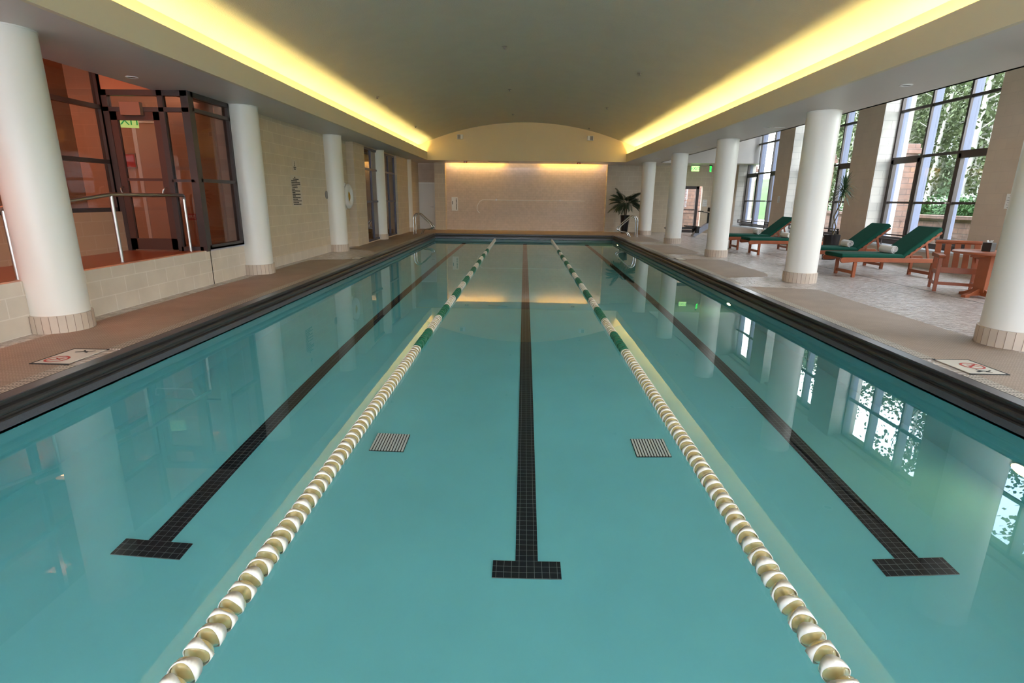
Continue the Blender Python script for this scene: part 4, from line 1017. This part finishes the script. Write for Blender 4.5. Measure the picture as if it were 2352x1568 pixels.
def spillar(x, y, h, lab):
    b = MB(); b.box((x-.2, y-.2, 0), (x+.2, y+.2, h)); b.box((x-.27, y-.27, h), (x+.27, y+.27, h+.16)); b.box((x-.22, y-.22, h+.16), (x+.22, y+.22, h+.30))
    o = b.build('stone_pillar', m_stone_x, bevel=.02); tag(o, lab, 'stone pillar', 'sandstone pillars outside the windows')
spillar(12.1, 18.15, 3.1, 'square red sandstone pillar outside the window behind the front loungers')
spillar(12.1, 30.2, 3.1, 'square red sandstone pillar outside the farthest window')
spillar(12.1, 22.8, 3.1, 'square red sandstone pillar outside the window behind the spiky plant')
# red stone wing of the building beyond the exit door
b = MB(); b.box((5.5, 28.0, -.1), (10.0, 28.5, 5.0)); o = b.build('stone_wing_wall', m_stone_x); tag(o, 'red sandstone wall outside the far exit door', 'stone wall')
# aspens
def tree_meshes(seed):
    rnd = random.Random(seed); H_ = rnd.uniform(6.4, 8.2)
    b = MB(); pts = []; x = y = 0
    for k in range(9): pts.append((x, y, H_*k/8)); x += rnd.uniform(-.12, .12); y += rnd.uniform(-.12, .12)
    b.tube(pts, .1, 8, rs=[.13*(1-.75*k/8) for k in range(9)])
    for k in range(10):
        z = H_*(.35+.6*k/10); a = rnd.uniform(0, 2*PI); L = rnd.uniform(.6, 1.4); px, py = pts[min(8, int(z/H_*8))][:2]
        b.tube([(px, py, z), (px+L*.6*math.cos(a), py+L*.6*math.sin(a), z+.3), (px+L*math.cos(a), py+L*math.sin(a), z+.5)], .02, 5, rs=[.03, .02, .01])
    me_t = bpy.data.meshes.new('aspen_trunk'); me_t.from_pydata(b.v, [], b.f); me_t.materials.append(m_bark)
    for p in me_t.polygons: p.use_smooth = True
    b = MB()
    for c in range(44):
        z = H_*rnd.uniform(.42, 1.04) if c % 5 else H_*rnd.uniform(.1, .5); a = rnd.uniform(0, 2*PI); rr = rnd.uniform(.1, 1.5)*(1.15-abs(z/H_-.6))
        cx, cy_ = rr*math.cos(a), rr*math.sin(a)
        for q in range(32):
            p = Vector((cx+rnd.gauss(0, .34), cy_+rnd.gauss(0, .34), z+rnd.gauss(0, .25)))
            u = Vector((rnd.gauss(0, 1), rnd.gauss(0, 1), rnd.gauss(0, 1))).normalized()*rnd.uniform(.038, .065); v = u.orthogonal().normalized()*u.length
            b.add([p-u-v, p+u-v, p+u+v, p-u+v], [(0,1,2,3)])
    me_l = bpy.data.meshes.new('aspen_leaves'); me_l.from_pydata(b.v, [], b.f); me_l.materials.append(m_tleaf)
    return me_t, me_l
TM = [tree_meshes(s_) for s_ in (1, 2, 3, 4, 5)]
rnd = random.Random(11); spots = []
while len(spots) < 150:
    x = rnd.uniform(16.5, 34); r = rnd.uniform(.65, 2.05)
    y = x*r+rnd.uniform(-2, 2)
    if r > 1.95 and x < 22: continue
    if all((x-a)**2+(y-c)**2 > 1.3 for a, c in spots): spots.append((x, y))
for i, (x, y) in enumerate(spots):
    mt, ml = TM[i % 5]
    t = thing('aspen_tree', 'slender pale barked aspen growing on the slope outside the windows', 'tree', (x, y, hz(x, y)-.1), rnd.uniform(0, 6.28), 'aspens on the slope outside')
    s_ = rnd.uniform(.85, 1.1); t.scale = (s_, s_, s_)
    for nm, me in (('trunk', mt), ('foliage', ml)):
        o = bpy.data.objects.new(nm, me); C.objects.link(o); o.parent = t
# flowering shrubs along the bank
def shrub_mesh(seed):
    rnd = random.Random(seed); b = MB()
    for q in range(900):
        a = rnd.uniform(0, 2*PI); rr = rnd.random()**.5*.8; z = rnd.uniform(.0, .75)*(1-rr*.6)
        p = Vector((rr*math.cos(a), rr*math.sin(a), z+.05)); u = Vector((rnd.gauss(0, 1), rnd.gauss(0, 1), rnd.gauss(0, 1))).normalized()*rnd.uniform(.03, .06); v = u.orthogonal().normalized()*u.length*.6
        b.add([p-u-v, p+u-v, p+u+v, p-u+v], [(0,1,2,3)], 0)
    me = bpy.data.meshes.new('shrub_leaves'); me.from_pydata(b.v, [], b.f); me.materials.append(m_shrub)
    b = MB()
    for q in range(110):
        a = rnd.uniform(0, 2*PI); rr = rnd.random()**.5*.8; z = .72*(1-rr*.5)+rnd.uniform(-.1, .1)
        p = Vector((rr*math.cos(a), rr*math.sin(a), z)); s_ = .035
        b.add([p+Vector((-s_, 0, 0)), p+Vector((0, 0, s_)), p+Vector((s_, 0, 0)), p+Vector((0, -s_, -s_))], [(0,1,2,3)], 0)
    mf = bpy.data.meshes.new('shrub_flowers'); mf.from_pydata(b.v, [], b.f); mf.materials.append(m_flower)
    return me, mf
SM = [shrub_mesh(s_) for s_ in (5, 6, 7)]
k = 0
for row in range(3):
    y = 14.0
    while y < 32:
        x = 15.75+row*1.25+rnd.uniform(-.3, .3)
        t = thing('flowering_shrub', 'green shrub with white flowers on the bank behind the stone wall', 'shrub', (x, y, hz(x, y)-.05), rnd.uniform(0, 6), 'flowering shrubs on the bank')
        for nm, me in zip(('foliage', 'flowers'), SM[k % 3]):
            o = bpy.data.objects.new(nm, me); C.objects.link(o); o.parent = t
        k += 1; y += rnd.uniform(1.1, 1.5)
